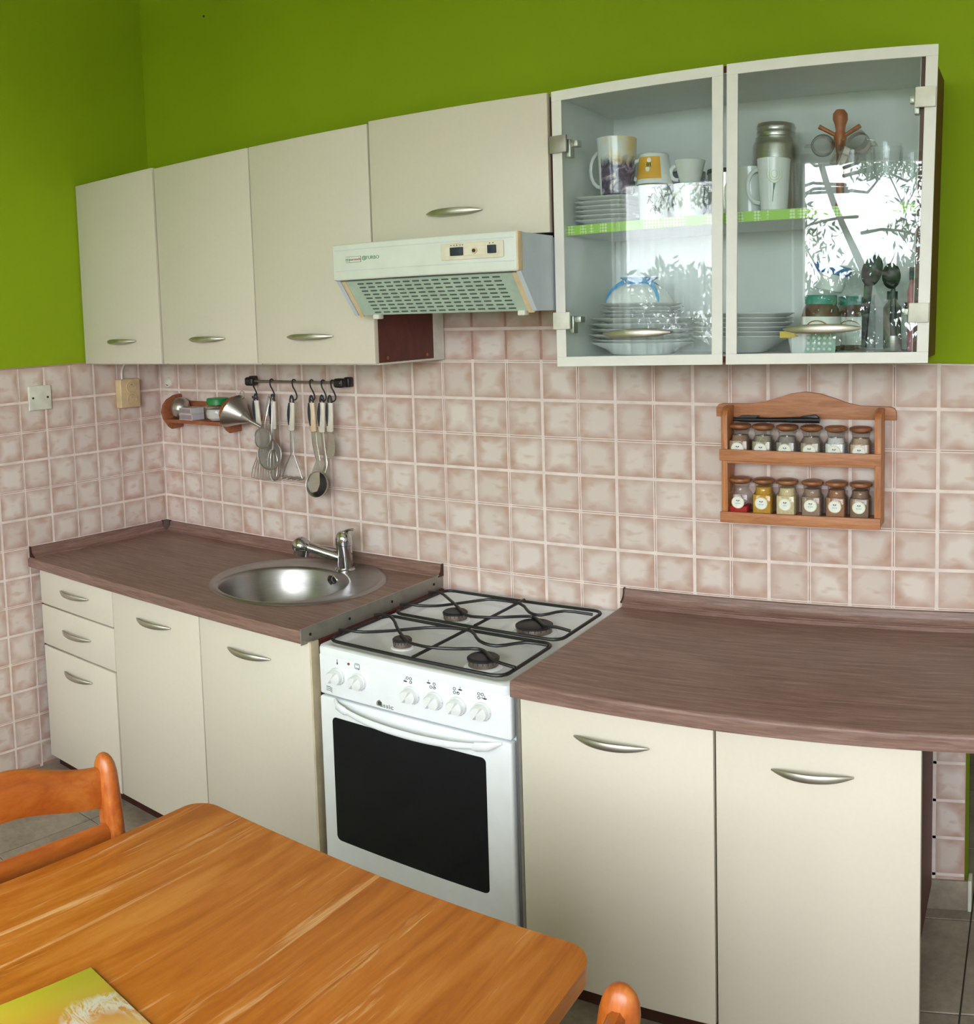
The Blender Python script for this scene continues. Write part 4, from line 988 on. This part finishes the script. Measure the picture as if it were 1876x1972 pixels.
def picture_mat():
    n = N('painted_sunset_scene'); tc = n.n('ShaderNodeTexCoord'); s_ = n.n('ShaderNodeSeparateXYZ'); n.l(tc.outputs['Object'], s_.inputs[0])
    z = n.math('MULTIPLY', s_.outputs[2], 6.7); nz = n.noise(n.coord((1, 1, 1)), 34, 5, .65, 1.0); big = n.noise(n.coord((1, 1, .5)), 14, 2)
    sky = n.mix(n.ramp(big, [(.42, (0, 0, 0)), (.58, (1, 1, 1))]), lin('#dfe6ea'), lin('#e6c26a'))
    low = n.ramp(nz, [(.36, lin('#2c2238')), (.48, lin('#5c4a6e')), (.58, lin('#9b8fa6')), (.66, lin('#e0cdb6'))])
    f = n.ramp(n.math('ADD', z, n.math('MULTIPLY', nz, .35)), [(.66, (1, 1, 1)), (.84, (0, 0, 0))])
    c = n.mix(f, sky, low)
    ang = n.math('GREATER_THAN', s_.outputs[0], -.026)
    n.col(n.mix(ang, lin('#e9eceb'), c)); return n.set(.15)
M['picture'] = picture_mat()
# small square plates under the tall mug
for k in range(6):
    lab = ['bottom', 'second from the bottom', 'third from the bottom', 'third from the top', 'second from the top', 'top'][k] + ' plate of the small square stack'
    h = .0118; t = lathe_thing('square_plate', 'white %s on the cabinet shelf' % lab if k != 0 else 'white %s on the cabinet shelf' % lab, 'plate', 1.972, -.235, Z1+.0005+h*k, [(0, 0), (.045, 0), (.050, .001), (.068, .0095), (.073, .0115), (.0735, .0122), (.068, .0122), (.050, .0035), (0, .0025)], 'china', 'plate', 'small square plates', sq=.45); INS.append(t)
t = mug('tall white mug with purple and yellow sunset print on square plates', 1.992, -.238, Z1+.0753, .0415, .0485, .148, 'picture', PI-.25, name='tall_mug', out=.040)
mg = mug('white mug with black leaf pattern under the yellow cup', 2.083, -.235, Z1+.0005, .034, .0365, .093, 'china', PI)
m = MB()
for k in range(16):
    a = -PI/2+random.uniform(-.1, 1.1); z = random.uniform(.018, .08); R = .0372
    m.sweep([(R*math.cos(a+.16*j*random.uniform(.5, 1)), R*math.sin(a+.16*j*random.uniform(.5, 1)), z+.009*math.sin(j*1.3+k)) for j in range(4)], .0013, .0006, 6)
m.build('leaf_print', 'ink', mg, local=True, kind='stuff')
yc = mug('yellow and white cup with a bee turned upside down on a mug', 2.085, -.232, Z1+.095, .0345, .0445, .080, 'china', PI, True, name='cup', cat='cup', out=.022)
def onwrap(R, a, z, d): return (R*math.cos(a)*d, R*math.sin(a)*d, z)
m = MB(); Rr = lambda z: .0345+.010*z/.080+.0006
grid = [[m.bm.verts.new(((Rr(z))*math.cos(a), (Rr(z))*math.sin(a), z)) for z in [.012+.056*j/8 for j in range(9)]] for a in [PI/2-.75+1.75*i/14 for i in range(15)]]
for i in range(14):
    for j in range(8): m.bm.faces.new((grid[i][j], grid[i+1][j], grid[i+1][j+1], grid[i][j+1]))
m.build('yellow_panel', 'yellow', yc, local=True)
m = MB(); Rb = .0408
bc = PI/2-.02
for da, z, ra_, rz_ in ((-.04, .033, .009, .0065),): m.ball((Rb*math.cos(bc+da), Rb*math.sin(bc+da), z), .0085, .0016, .0062)
m.build('bee_body', 'yel_clip', yc, local=True)
m = MB()
for dx in (-.004, 0, .004): m.ball((Rb*math.cos(bc-.04)+dx, Rb*math.sin(bc-.04)+.001, .033), .0017, .0022, .0062, 8, 6)
m.build('bee_stripes', 'ink', yc, local=True)
m = MB()
for s_ in (-1, 1): m.ball((Rb*math.cos(bc)-.002*s_, Rb*math.sin(bc)+.0002, .033+.011*s_), .0055, .001, .0065, 12, 8)
m.build('bee_wings', 'paper', yc, local=True)
mug('dark blue mug standing behind the yellow bee cup', 2.130, -.115, Z1+.0005, .040, .042, .138, 'darkblue', 0)
mug('white mug with small handle right of the leaf-pattern mug', 2.172, -.235, Z1+.0005, .034, .036, .088, 'china', PI-.4)
cp_ = mug('small white cup stacked on the plain white mug', 2.174, -.232, Z1+.0905, .024, .037, .058, 'china', PI, False, name='cup', cat='cup', out=.020)
t = lathe_thing('canister', 'steel canister with black lid behind the cabinet middle post', 'canister', 2.240, -.15, Z1+.0005, [(0, 0), (.046, 0), (.047, .002), (.047, .118), (0, .118)], 'steel'); INS.append(t)
MB().lathe([(0, .118), (.049, .118), (.0495, .121), (.048, .129), (0, .131)], (0, 0, 0), 40).build('lid', 'blk', t, local=True)
t = lathe_thing('thermos', 'brushed steel vacuum flask without its cup', 'flask', 2.358, -.14, Z1+.0005, [(0, 0), (.054, 0), (.056, .003), (.056, .178), (.054, .186), (.050, .192), (.050, .200), (.046, .203), (.046, .210), (.0475, .213), (.046, .216), (.046, .222), (.0475, .226), (.046, .230), (.044, .236), (.036, .238), (.036, .225), (0, .225)], 'steel'); INS.append(t)
mug('plain grey-white mug half hidden behind the rose mug', 2.318, -.225, Z1+.0005, .030, .034, .118, 'china', PI)
rm = mug('tall white mug with a pale rose print in front of the flask', 2.385, -.262, Z1+.0005, .0305, .0385, .128, 'china', PI, name='tall_mug', out=.030)
m = MB(); a0 = -PI/2+.30
Rq = lambda z: .0305+.008*z/.128+.0005
for k in range(3):
    r = .007+.0052*k; m.sweep([(Rq(.085)*math.cos(a0+r*math.cos(q)/.036), Rq(.085)*math.sin(a0+r*math.cos(q)/.036), .088+r*1.25*math.sin(q)) for q in [2*PI*j/20 for j in range(20)]], .0005, seg=5, closed=True)
m.build('rose_print', 'lime', rm, local=True)
m = MB().sweep([(Rq(z)*math.cos(a0-(.068-z)*3.2), Rq(z)*math.sin(a0-(.068-z)*3.2), z) for z in [.066, .058, .048, .036, .022]], [.003, .0022, .001, .0008, .0006], .0006, 6); m.build('stem_print', 'ink_green', rm, local=True)
# mug tree and its little glass cups
t = thing('cup_tree', 'turned wooden stand with pegs carrying small glass cups', 'cup stand', (2.512, -.14, Z1)); INS.append(t)
MB().lathe([(0, 0), (.040, 0), (.042, .006), (.014, .014), (.010, .030), (.009, .150), (.013, .175), (.016, .192), (.011, .208), (.013, .222), (.018, .236), (.0175, .250), (.010, .260), (0, .262)], (0, 0, .0005), 32).build('post', 'chair', t, local=True)
PG = [(math.radians(185), .200), (math.radians(-12), .198), (math.radians(-70), .160), (math.radians(120), .168)]
for a, z in PG: MB().sweep([(.008*math.cos(a), .008*math.sin(a), z-.004), (.05*math.cos(a), .05*math.sin(a), z+.020)], [.005, .0058], seg=12).build('peg', 'chair', t, local=True)
for i, (a, z) in enumerate(PG[:3]):
    c = Vector((2.512+.044*math.cos(a), -.14+.044*math.sin(a), Z1+z-.028))
    g = thing('glass_cup', ['left glass cup hanging on the wooden stand', 'right glass cup hanging on the wooden stand', 'front glass cup hanging low on the wooden stand'][i], 'cup', c, 0, 'glass cups on the wooden stand'); INS.append(g)
    g.rotation_euler = (math.radians(70), 0, a)
    MB().lathe([(0, -.03), (.016, -.03), (.024, -.022), (.027, 0), (.026, .026), (.0245, .026), (.025, 0), (.021, -.02), (0, -.026)], (0, 0, 0), 28).build('bowl', 'glassjar', g, local=True)
    MB().sweep([(.026, 0, .018), (.040, 0, .012), (.040, 0, -.012), (.025, 0, -.016)], .0025, seg=8).build('handle', 'glassjar', g, local=True)
    MB().lathe([(.0273, -.004), (.0275, .010)], (0, 0, 0), 28).build('pattern', 'ink_green' if i == 0 else 'grout', g, local=True)
for i, (x, y, r, h) in enumerate(((2.455, -.215, .030, .118), (2.560, -.235, .032, .138), (2.622, -.16, .037, .165), (2.640, -.245, .034, .140), (2.690, -.20, .032, .130))):
    lab = ['clear tumbler left of the wooden cup stand', 'clear tall tumbler in front of the wooden cup stand', 'tallest clear glass right of the cup stand', 'clear glass in front of the tallest one', 'clear glass nearest the cabinet right side'][i]
    INS.append(lathe_thing('tumbler', lab, 'glass', x, y, Z1+.0005, [(0, 0), (r*.8, 0), (r*.85, .003), (r, h), (r-.0018, h), (r*.85-.002, .010), (0, .008)], 'glassw', 'glass', 'clear glasses on the shelf'))
# lower compartment
pos = ['bottom', 'second from bottom', 'third from bottom', 'third from top', 'second from top', 'top']
for k in range(6):
    z = Z0+.0005+(.0 if k == 0 else .019+.0142*(k-1)); r = .1345 if k not in (0, 1) else .129
    dep = .032 if k == 0 else .021
    INS.append(lathe_thing('dinner_plate', 'large white dinner plate, %s of the tall stack' % pos[k], 'plate', 2.030+(.003 if k % 2 else -.003), -.176, z, [(0, 0), (r*.55, 0), (r*.6, .001), (r*.72, dep*.45), (r*.98, dep*.92), (r, dep), (r-.003, dep+.0012), (r*.72, dep*.6), (r*.6, .004), (0, .003)], 'china', 'plate', 'large dinner plates', 64))
zt = Z0+.0005+.019+.0142*4+.0075
for k in range(5):
    r = .102; z = zt+.0095*k
    INS.append(lathe_thing('side_plate', 'white side plate, %s of five on the dinner plates' % ['lowest', 'second lowest', 'middle', 'second highest', 'highest'][k], 'plate', 2.028+(.002 if k % 2 else -.003), -.178, z, [(0, 0), (r*.6, 0), (r*.7, .002), (r*.97, .0125), (r, .014), (r-.002, .0148), (r*.7, .005), (0, .003)], 'china', 'plate', 'side plates', 64))
zt += .0095*4+.0152
t = lathe_thing('bowl', 'upturned white bowl with blue rim and flared blue foot', 'bowl', 2.022, -.180, zt, [(.083, 0), (.0845, .001), (.081, .012), (.068, .032), (.050, .046), (.036, .052), (.036, .044), (.05, .038), (.075, .010), (.083, 0)], 'china'); INS.append(t)
MB().lathe([(.0375, .0515), (.034, .056), (.036, .060), (.049, .0685), (.047, .0685), (.030, .058), (0, .056)], (0, 0, 0), 48).build('foot', 'blue', t, local=True)
m = MB()
for a0_ in (math.radians(-165), math.radians(-35), math.radians(60), math.radians(150)):
    m.sweep([((r_)*math.cos(a0_), (r_)*math.sin(a0_), z_) for r_, z_ in ((.0845, .002), (.0825, .012), (.070, .0325), (.052, .0465), (.037, .053))], [.002, .004, .006, .009, .012], .0012, 8, up=(0, 0, 1))
m.build('blue_stripes', 'blue', t, local=True, kind='stuff')
for k in range(6):
    z = Z0+.0005+.0115*k
    INS.append(lathe_thing('soup_bowl', 'white soup bowl, %s of the stack behind the middle post' % pos[k], 'bowl', 2.290+(.003 if k % 2 else 0), -.180, z, [(0, 0), (.05, 0), (.058, .003), (.092, .030), (.112, .041), (.116, .043), (.1155, .0445), (.110, .0435), (.090, .033), (.055, .006), (0, .004)], 'china', 'bowl', 'stacked soup bowls', 64, sq=.08))
def lidjar(lab, x, y, z, r, h, body, lid, lr, label=True):
    t = thing('jar', lab, 'jar', (x, y, z)); INS.append(t)
    MB().lathe([(0, 0), (r*.92, 0), (r, .006), (r, h*.62), (r*.9, h*.76), (lr*.93, h*.84), (lr*.93, h*.86)], (0, 0, 0), 36).build('body', body, t, local=True)
    MB().lathe([(lr, h*.84), (lr*1.02, h*.98), (lr*.96, h), (0, h)], (0, 0, 0), 36).build('lid', lid, t, local=True)
    if label:
        l = MB().lathe([(r*1.005, h*.10), (r*1.012, h*.12), (r*1.012, h*.60), (r*1.005, h*.62)], (0, 0, 0), 36).build('label', 'paper', t, local=True)
        MB().sweep([(.028*math.sin(q)*.9, -math.sqrt(max(0, (r*1.02)**2-(.028*math.sin(q)*.9)**2)), h*.42+.018*math.cos(q)) for q in [-1.3+2.6*j/12 for j in range(13)]], .0016, .0006, 6).build('label_arc', 'chair', l, local=True)
    return t
lidjar('brown honey jar with teal lid and white label', 2.478, -.170, Z0+.0005, .046, .142, 'honey', 'teallid', .038)
lidjar('second brown jar with teal lid, right of the honey jar', 2.542, -.115, Z0+.0005, .036, .138, 'honey', 'teallid', .033)
t = thing('tub', 'tilted white plastic tub with blue lid on the honey jar', 'tub', (2.489, -.165, Z0+.1455)); INS.append(t)
R_ = Matrix.Rotation(math.radians(13), 4, 'Y')
MB().lathe([(0, .007), (.030, .007), (.034, .010), (.042, .050), (.043, .052)], (0, 0, 0), 36, mat=R_).build('body', 'tub', t, local=True)
MB().lathe([(.0445, .050), (.0455, .052), (.0455, .068), (.041, .074), (0, .075)], (0, 0, 0), 36, mat=R_).build('lid', 'bluelid', t, local=True)
t = lathe_thing('cup', 'small white beaker standing in front of the honey jar', 'cup', 2.452, -.262, Z0+.0005, [(0, 0), (.022, 0), (.024, .003), (.034, .058), (.032, .058), (.022, .006), (0, .004)], 'china'); INS.append(t)
t = thing('clip', 'yellow plastic bag clip on the rim of the white beaker', 'clip', (2.432, -.292, Z0+.046)); INS.append(t)
MB().prism([(-.022, -.008), (.0, -.008), (.022, -.004), (.010, 0), (.022, .004), (0, .008), (-.022, .008)], XZ, -.004, .004, .001).build('clip_body', 'yel_clip', t, local=True)
t = thing('blister_pack', 'blister pack of white tablets leaning behind the door handle', 'blister pack', (2.502, -.296, Z0+.001)); INS.append(t)
R_ = Matrix.Rotation(math.radians(-14), 4, 'X')
bp = MB().prism([(-.036, 0), (.036, 0), (.036, .062), (-.008, .062), (-.020, .050)], lambda u, v, d: R_ @ Vector((u, d, v)), 0, .0012).build('foil', 'mist', t, local=True)
for r in range(4):
    for c in range(5):
        u = -.026+.0125*c; v = .009+.0138*r
        if u < -.014 and v > .045: continue
        MB().ball(R_ @ Vector((u, -.0008, v)), .0046, .003, .0046, 12, 6).build('tablet', 'salt', bp, local=True)
t = lathe_thing('glass_jar', 'clear glass jar holding a black serving spoon', 'jar', 2.578, -.205, Z0+.0005, [(0, 0), (.033, 0), (.036, .003), (.036, .115), (.033, .122), (.035, .140), (.033, .140), (.031, .122), (.034, .112), (.034, .008), (0, .006)], 'glassw'); INS.append(t)
def spoon(lab, P, hw, bowl, base):
    t = thing('serving_spoon', lab, 'spoon', base); INS.append(t)
    MB().sweep(P, hw, [h*.5 for h in hw], 12, up=(1, 0, 0)).build('handle', 'blk', t)
    MB().lathe([(bowl[1], 0), (bowl[1]*.96, -.004), (bowl[1]*.6, -.014), (0, -.018), (0, -.015), (bowl[1]*.55, -.011), (bowl[1]*.9, 0)], seg=28, mat=Matrix.Translation(bowl[0]) @ Matrix.Rotation(math.radians(70), 4, 'X') @ Matrix.Rotation(math.radians(bowl[3]), 4, 'Z') @ Matrix.Diagonal((.72, bowl[2], 1, 1))).build('bowl', 'blk', t)
spoon('black serving spoon standing in the clear glass jar', [(2.585, -.195, Z0+.010), (2.590, -.197, Z0+.10), (2.596, -.20, Z0+.165)], [.006, .009, .010], (Vector((2.605, -.202, Z0+.200)), .034, 1.25, -8), (2.585, -.20, Z0+.008))
t = lathe_thing('metal_cup', 'small steel beaker with a black ladle beside the lower hinge', 'cup', 2.658, -.22, Z0+.0005, [(0, 0), (.0175, 0), (.0185, .002), (.0185, .038), (.017, .038), (.017, .004), (0, .003)], 'steel'); INS.append(t)
spoon('black plastic ladle standing in the small steel beaker', [(2.658, -.22, Z0+.006), (2.657, -.22, Z0+.08), (2.656, -.218, Z0+.165)], [.0065, .0085, .005], (Vector((2.652, -.22, Z0+.185)), .030, 1.15, 4), (2.658, -.22, Z0+.005))
for lab, x, y, r, h, mt in (('pink bottle at the right end of the lower compartment', 2.698, -.205, .011, .205, 'pink'), ('small white medicine bottle behind the steel beaker', 2.680, -.11, .020, .120, 'tub'), ('grey bottle in the back right corner', 2.635, -.085, .022, .150, 'alu')):
    t = lathe_thing('bottle', lab, 'bottle', x, y, Z0+.0005, [(0, 0), (r, 0), (r, h*.72), (r*.5, h*.82), (r*.5, h*.86), (0, h*.86)], mt); INS.append(t)
    MB().lathe([(r*.6, h*.85), (r*.6, h), (0, h)], (0, 0, 0), 24).build('cap', 'rubber', t, local=True)
for o in INS: tilt(o)

# ================================================================ TABLE, CHAIRS, PLACEMAT
TX0, TX1, TY0, TY1 = 1.657, 2.432, -2.42, -1.333
t = thing('dining_table', 'orange-brown varnished wooden table with worn rounded edges', 'table', (2.04, -1.87, FZ))
m = MB(); m.prism(rrect(TX0, TX1, TY0, TY1, .045, 12), XY, .722, .750)
es = [e for e in m.bm.edges if all(abs(v.co.z-.75) < 1e-5 for v in e.verts) or all(abs(v.co.z-.722) < 1e-5 for v in e.verts)]
bmesh.ops.bevel(m.bm, geom=es, offset=.010, segments=4, profile=.5, affect='EDGES'); m.build('tabletop', 'table', t, smooth=50)
for x0, x1, y0, y1 in ((TX0+.06, TX1-.06, TY1-.075, TY1-.055), (TX0+.06, TX1-.06, TY0+.055, TY0+.075), (TX0+.055, TX0+.075, TY0+.06, TY1-.06), (TX1-.075, TX1-.055, TY0+.06, TY1-.06)): MB().box(x0, x1, y0, y1, .632, .722, .002).build('apron', 'table', t)
for x in (TX0+.07, TX1-.07):
    for y in (TY0+.07, TY1-.07): MB().sweep([(x, y, FZ), (x, y, .40), (x, y, .722)], [.020, .026, .030], seg=20).build('leg', 'table', t)
def make_chair(lab):
    t = thing('dining_chair', lab, 'chair', (0, 0, FZ), 0, 'wooden chairs at the table')
    for s_ in (-1, 1):
        y = .205*s_; P = []
        for z in (0, .2, .42, .60, .75, .80, .835, .850, .861, .867, .870): P.append((-.165-.045*max(0, (z-.42)/.45)**1.2 - .03*max(0, (.42-z)/.42), y, z))
        MB().sweep(P, [.018, .021, .024, .025, .0255, .0255, .0245, .022, .017, .011, .004], [.0145, .0165, .0185, .019, .019, .019, .0185, .0165, .0125, .008, .003], 20, up=(1, 0, 0)).build('back_post', 'chair', t, local=True)
        MB().sweep([(.19, .185*s_, 0), (.185, .185*s_, .42)], [.015, .020], seg=16).build('leg', 'chair', t, local=True)
    # wavy crest rail
    n = 24; m = MB(); bm = m.bm; A = []
    for k in range(n+1):
        q = -1+2*k/n; y = .195*q; c = .5+.5*math.cos(PI*q); zt_ = .846+.042*c; zb = .768+.030*c; x = -.206-.016*(1-q*q)
        A.append([bm.verts.new((x+dx, y, z)) for dx, z in ((.009, zb+.004), (.011, zb+.02), (.009, zt_-.006), (.003, zt_), (-.006, zt_), (-.012, zt_-.008), (-.012, zb+.006), (-.006, zb))])
    for k in range(n):
        for j in range(8): bm.faces.new((A[k][j], A[k][(j+1) % 8], A[k+1][(j+1) % 8], A[k+1][j]))
    bm.faces.new(A[0]); bm.faces.new(A[-1][::-1]); m.build('crest_rail', 'chair', t, local=True, smooth=50)
    MB().sweep([(-.190-.006*(1-(q*q)), .195*q, .722) for q in (-1, -.5, 0, .5, 1)], [.024]*5, .0115, 20, up=(0, 0, 1)).build('lower_rail', 'chair', t, local=True)
    MB().prism(rrect(-.175, .215, -.205, .205, .03, 4), XY, .425, .450, .006).build('seat', 'chair', t, local=True)
    for y in (-.19, .19): MB().box(-.15, .17, y-.010, y+.010, .372, .425, .002).build('seat_rail', 'chair', t, local=True)
    for x in (-.160, .18): MB().box(x-.010, x+.010, -.17, .17, .372, .425, .002).build('seat_rail', 'chair', t, local=True)
    for y in (-.195, .195): MB().sweep([(-.175, y, .20), (.185, y*.95, .20)], .010, seg=12).build('stretcher', 'chair', t, local=True)
    return t
ch = make_chair('orange-brown wooden chair tucked in at the table side by the drawers')
ch.location = (1.790, -1.695, FZ)
c2 = dup(ch, (2.345, -1.731, FZ), (0, 0, PI), 'orange-brown wooden chair at the table side by the right cabinets')
t = thing('placemat', 'glossy lime and orange floral placemat board on the table', 'placemat', (1.915, -1.768, .750), math.radians(-4))
def mat_print():
    n = N('placemat_print'); tc = n.n('ShaderNodeTexCoord'); s_ = n.n('ShaderNodeSeparateXYZ'); n.l(tc.outputs['Object'], s_.inputs[0])
    nz = n.noise(n.coord(), 7, 3, .5)
    f = n.math('ADD', n.math('MULTIPLY', s_.outputs[0], 7.5), n.math('MULTIPLY', s_.outputs[1], -1.6)); f = n.math('ADD', f, n.math('MULTIPLY', n.math('SUBTRACT', nz, .5), .35))
    c = n.ramp(f, [(.05, lin('#b4bf32')), (.42, lin('#c4ae2e')), (.72, lin('#c98a3e')), (1.0, lin('#d9ab5a'))])
    # pale blossom ring
    dx = n.math('SUBTRACT', s_.outputs[0], .122); dy = n.math('ADD', s_.outputs[1], .042); r = n.math('SQRT', n.math('ADD', n.math('MULTIPLY', dx, dx), n.math('MULTIPLY', dy, dy)))
    r = n.math('ADD', r, n.math('MULTIPLY', n.math('SUBTRACT', n.noise(n.coord(), 30, 3, .6), .5), .035))
    m_ = n.ramp(r, [(.030, (0, 0, 0)), (.048, (1, 1, 1)), (.066, (1, 1, 1)), (.078, (0, 0, 0))])
    sw = n.ramp(n.noise(n.coord((1, 2, 1)), 26, 4, .7, 2.0), [(.42, (0, 0, 0)), (.56, (1, 1, 1))])
    c = n.mix(n.math('MULTIPLY', n.math('MULTIPLY', m_, sw), .85), c, lin('#dcdccb'))
    n.col(c); return n.set(.18)
M['mat_print'] = mat_print()
MB().box(0, .38, -.29, 0, .0003, .0045, .001).build('board', 'mat_print', t, local=True)

# ================================================================ CURTAIN AND GARDEN (seen mirrored in the glass doors)
m = MB(); bm = m.bm; n = 60; G_ = []
for k in range(n+1):
    x = .60+.66*k/n; y = WY+.055+.022*math.sin(k*.9)+.008*math.sin(k*2.3); G_.append([bm.verts.new((x, y, z)) for z in (1.30, 1.7, 2.1, 2.50)])
for k in range(n):
    for j in range(3): bm.faces.new((G_[k][j], G_[k+1][j], G_[k+1][j+1], G_[k][j+1]))
t = thing('curtain', 'white lace curtain in folds mirrored in the left glass door', 'curtain', (.93, WY+.05, 1.3)); m.build('lace', 'lace', t)
MB().cyl((.52, WY+.055, 2.515), (1.33, WY+.055, 2.515), .010, seg=12).build('curtain_rod', 'whitetrim', t)
M['bounce_ground'] = plain('pale_bounce_ground', '#a3a489', .95, var=.1, scale=2)  # ground added for its effect on daylight; tone lightened to brighten the upper cabinets
o = MB().box(-30, 40, -60, -3.9, -.62, -.6).build('ground', 'bounce_ground', None, smooth=0); o['kind'] = 'structure'
def leaves(name, parent, centres, count, spread, size, mat='leaf', seed=1):
    rnd = random.Random(seed); vs = []; fs = []
    for i in range(count):
        c = rnd.choice(centres); s_ = spread if isinstance(spread, (int, float)) else spread
        p = Vector(c) + Vector((rnd.gauss(0, s_), rnd.gauss(0, s_), rnd.gauss(0, s_*.7)))
        a = Euler((rnd.uniform(0, PI), rnd.uniform(0, PI), rnd.uniform(0, 2*PI))).to_matrix(); l = size*rnd.uniform(.6, 1.3); w_ = l*.28
        b = len(vs)
        for q in (Vector((-l, 0, 0)), Vector((0, -w_, 0)), Vector((l, 0, 0)), Vector((0, w_, 0))): vs.append(p + a @ q - parent.location)
        fs.append((b, b+1, b+2, b+3))
    me = bpy.data.meshes.new(name); me.from_pydata(vs, [], fs); me.materials.append(M[mat]); o = bpy.data.objects.new(name, me); C.objects.link(o); o.parent = parent; o['kind'] = 'stuff'; return o
rnd = random.Random(3)
t = thing('tree', 'tall garden tree with crooked branches mirrored in the right glass door', 'tree', (2.0, -7.6, -.6))
MB().sweep(smoothpath([(2.0, -7.6, -.6), (1.8, -7.6, .8), (1.35, -7.6, 2.0), (.95, -7.6, 3.0), (.7, -7.6, 4.3), (.6, -7.6, 6.0)]), [.045]*5+[.038]*5+[.03]*5+[.02]*6, seg=12).build('trunk', 'bark', t)
cs = []
for k in range(26):
    q = rnd.uniform(.05, 1); base = Vector((1.75-1.1*q, -7.6, 1.0+3.6*q)); s_ = rnd.choice((-1, 1)); L = rnd.uniform(.7, 1.9)
    P = [base + Vector((s_*L*j/5, rnd.uniform(-.1, .1), .10*j*rnd.uniform(-.9, 1.0))) for j in range(6)]
    MB().sweep(P, [.018, .015, .012, .009, .007, .004], seg=6).build('branch', 'bark', t)
    cs += [tuple(p + Vector((rnd.uniform(-.15, .15), 0, rnd.uniform(-.12, .12)))) for p in P[2:]]
leaves('foliage', t, cs, 6000, .10, .045, seed=5)
t = thing('hedge', 'row of leafy garden shrubs mirrored low in the glass doors', 'hedge', (0, -10.2, -.6))
cs = []
for x in (-4.6, -3.2, -1.7, -.2, 1.2, 2.8, 4.4, 6.0):
    top_ = 2.2 + .35*math.sin(x*2.1)
    cs += [(x+rnd.gauss(0, .5), -10.2+rnd.gauss(0, .3), -.4+(top_+.1)*rnd.random()**.8) for _ in range(50)]
    MB().sweep([(x, -10.2, -.6), (x+.05, -10.2, .5), (x-.05, -10.2, 1.4)], [.06, .045, .02], seg=8).build('stem', 'bark', t)
leaves('foliage', t, cs, 34000, .20, .10, seed=20)
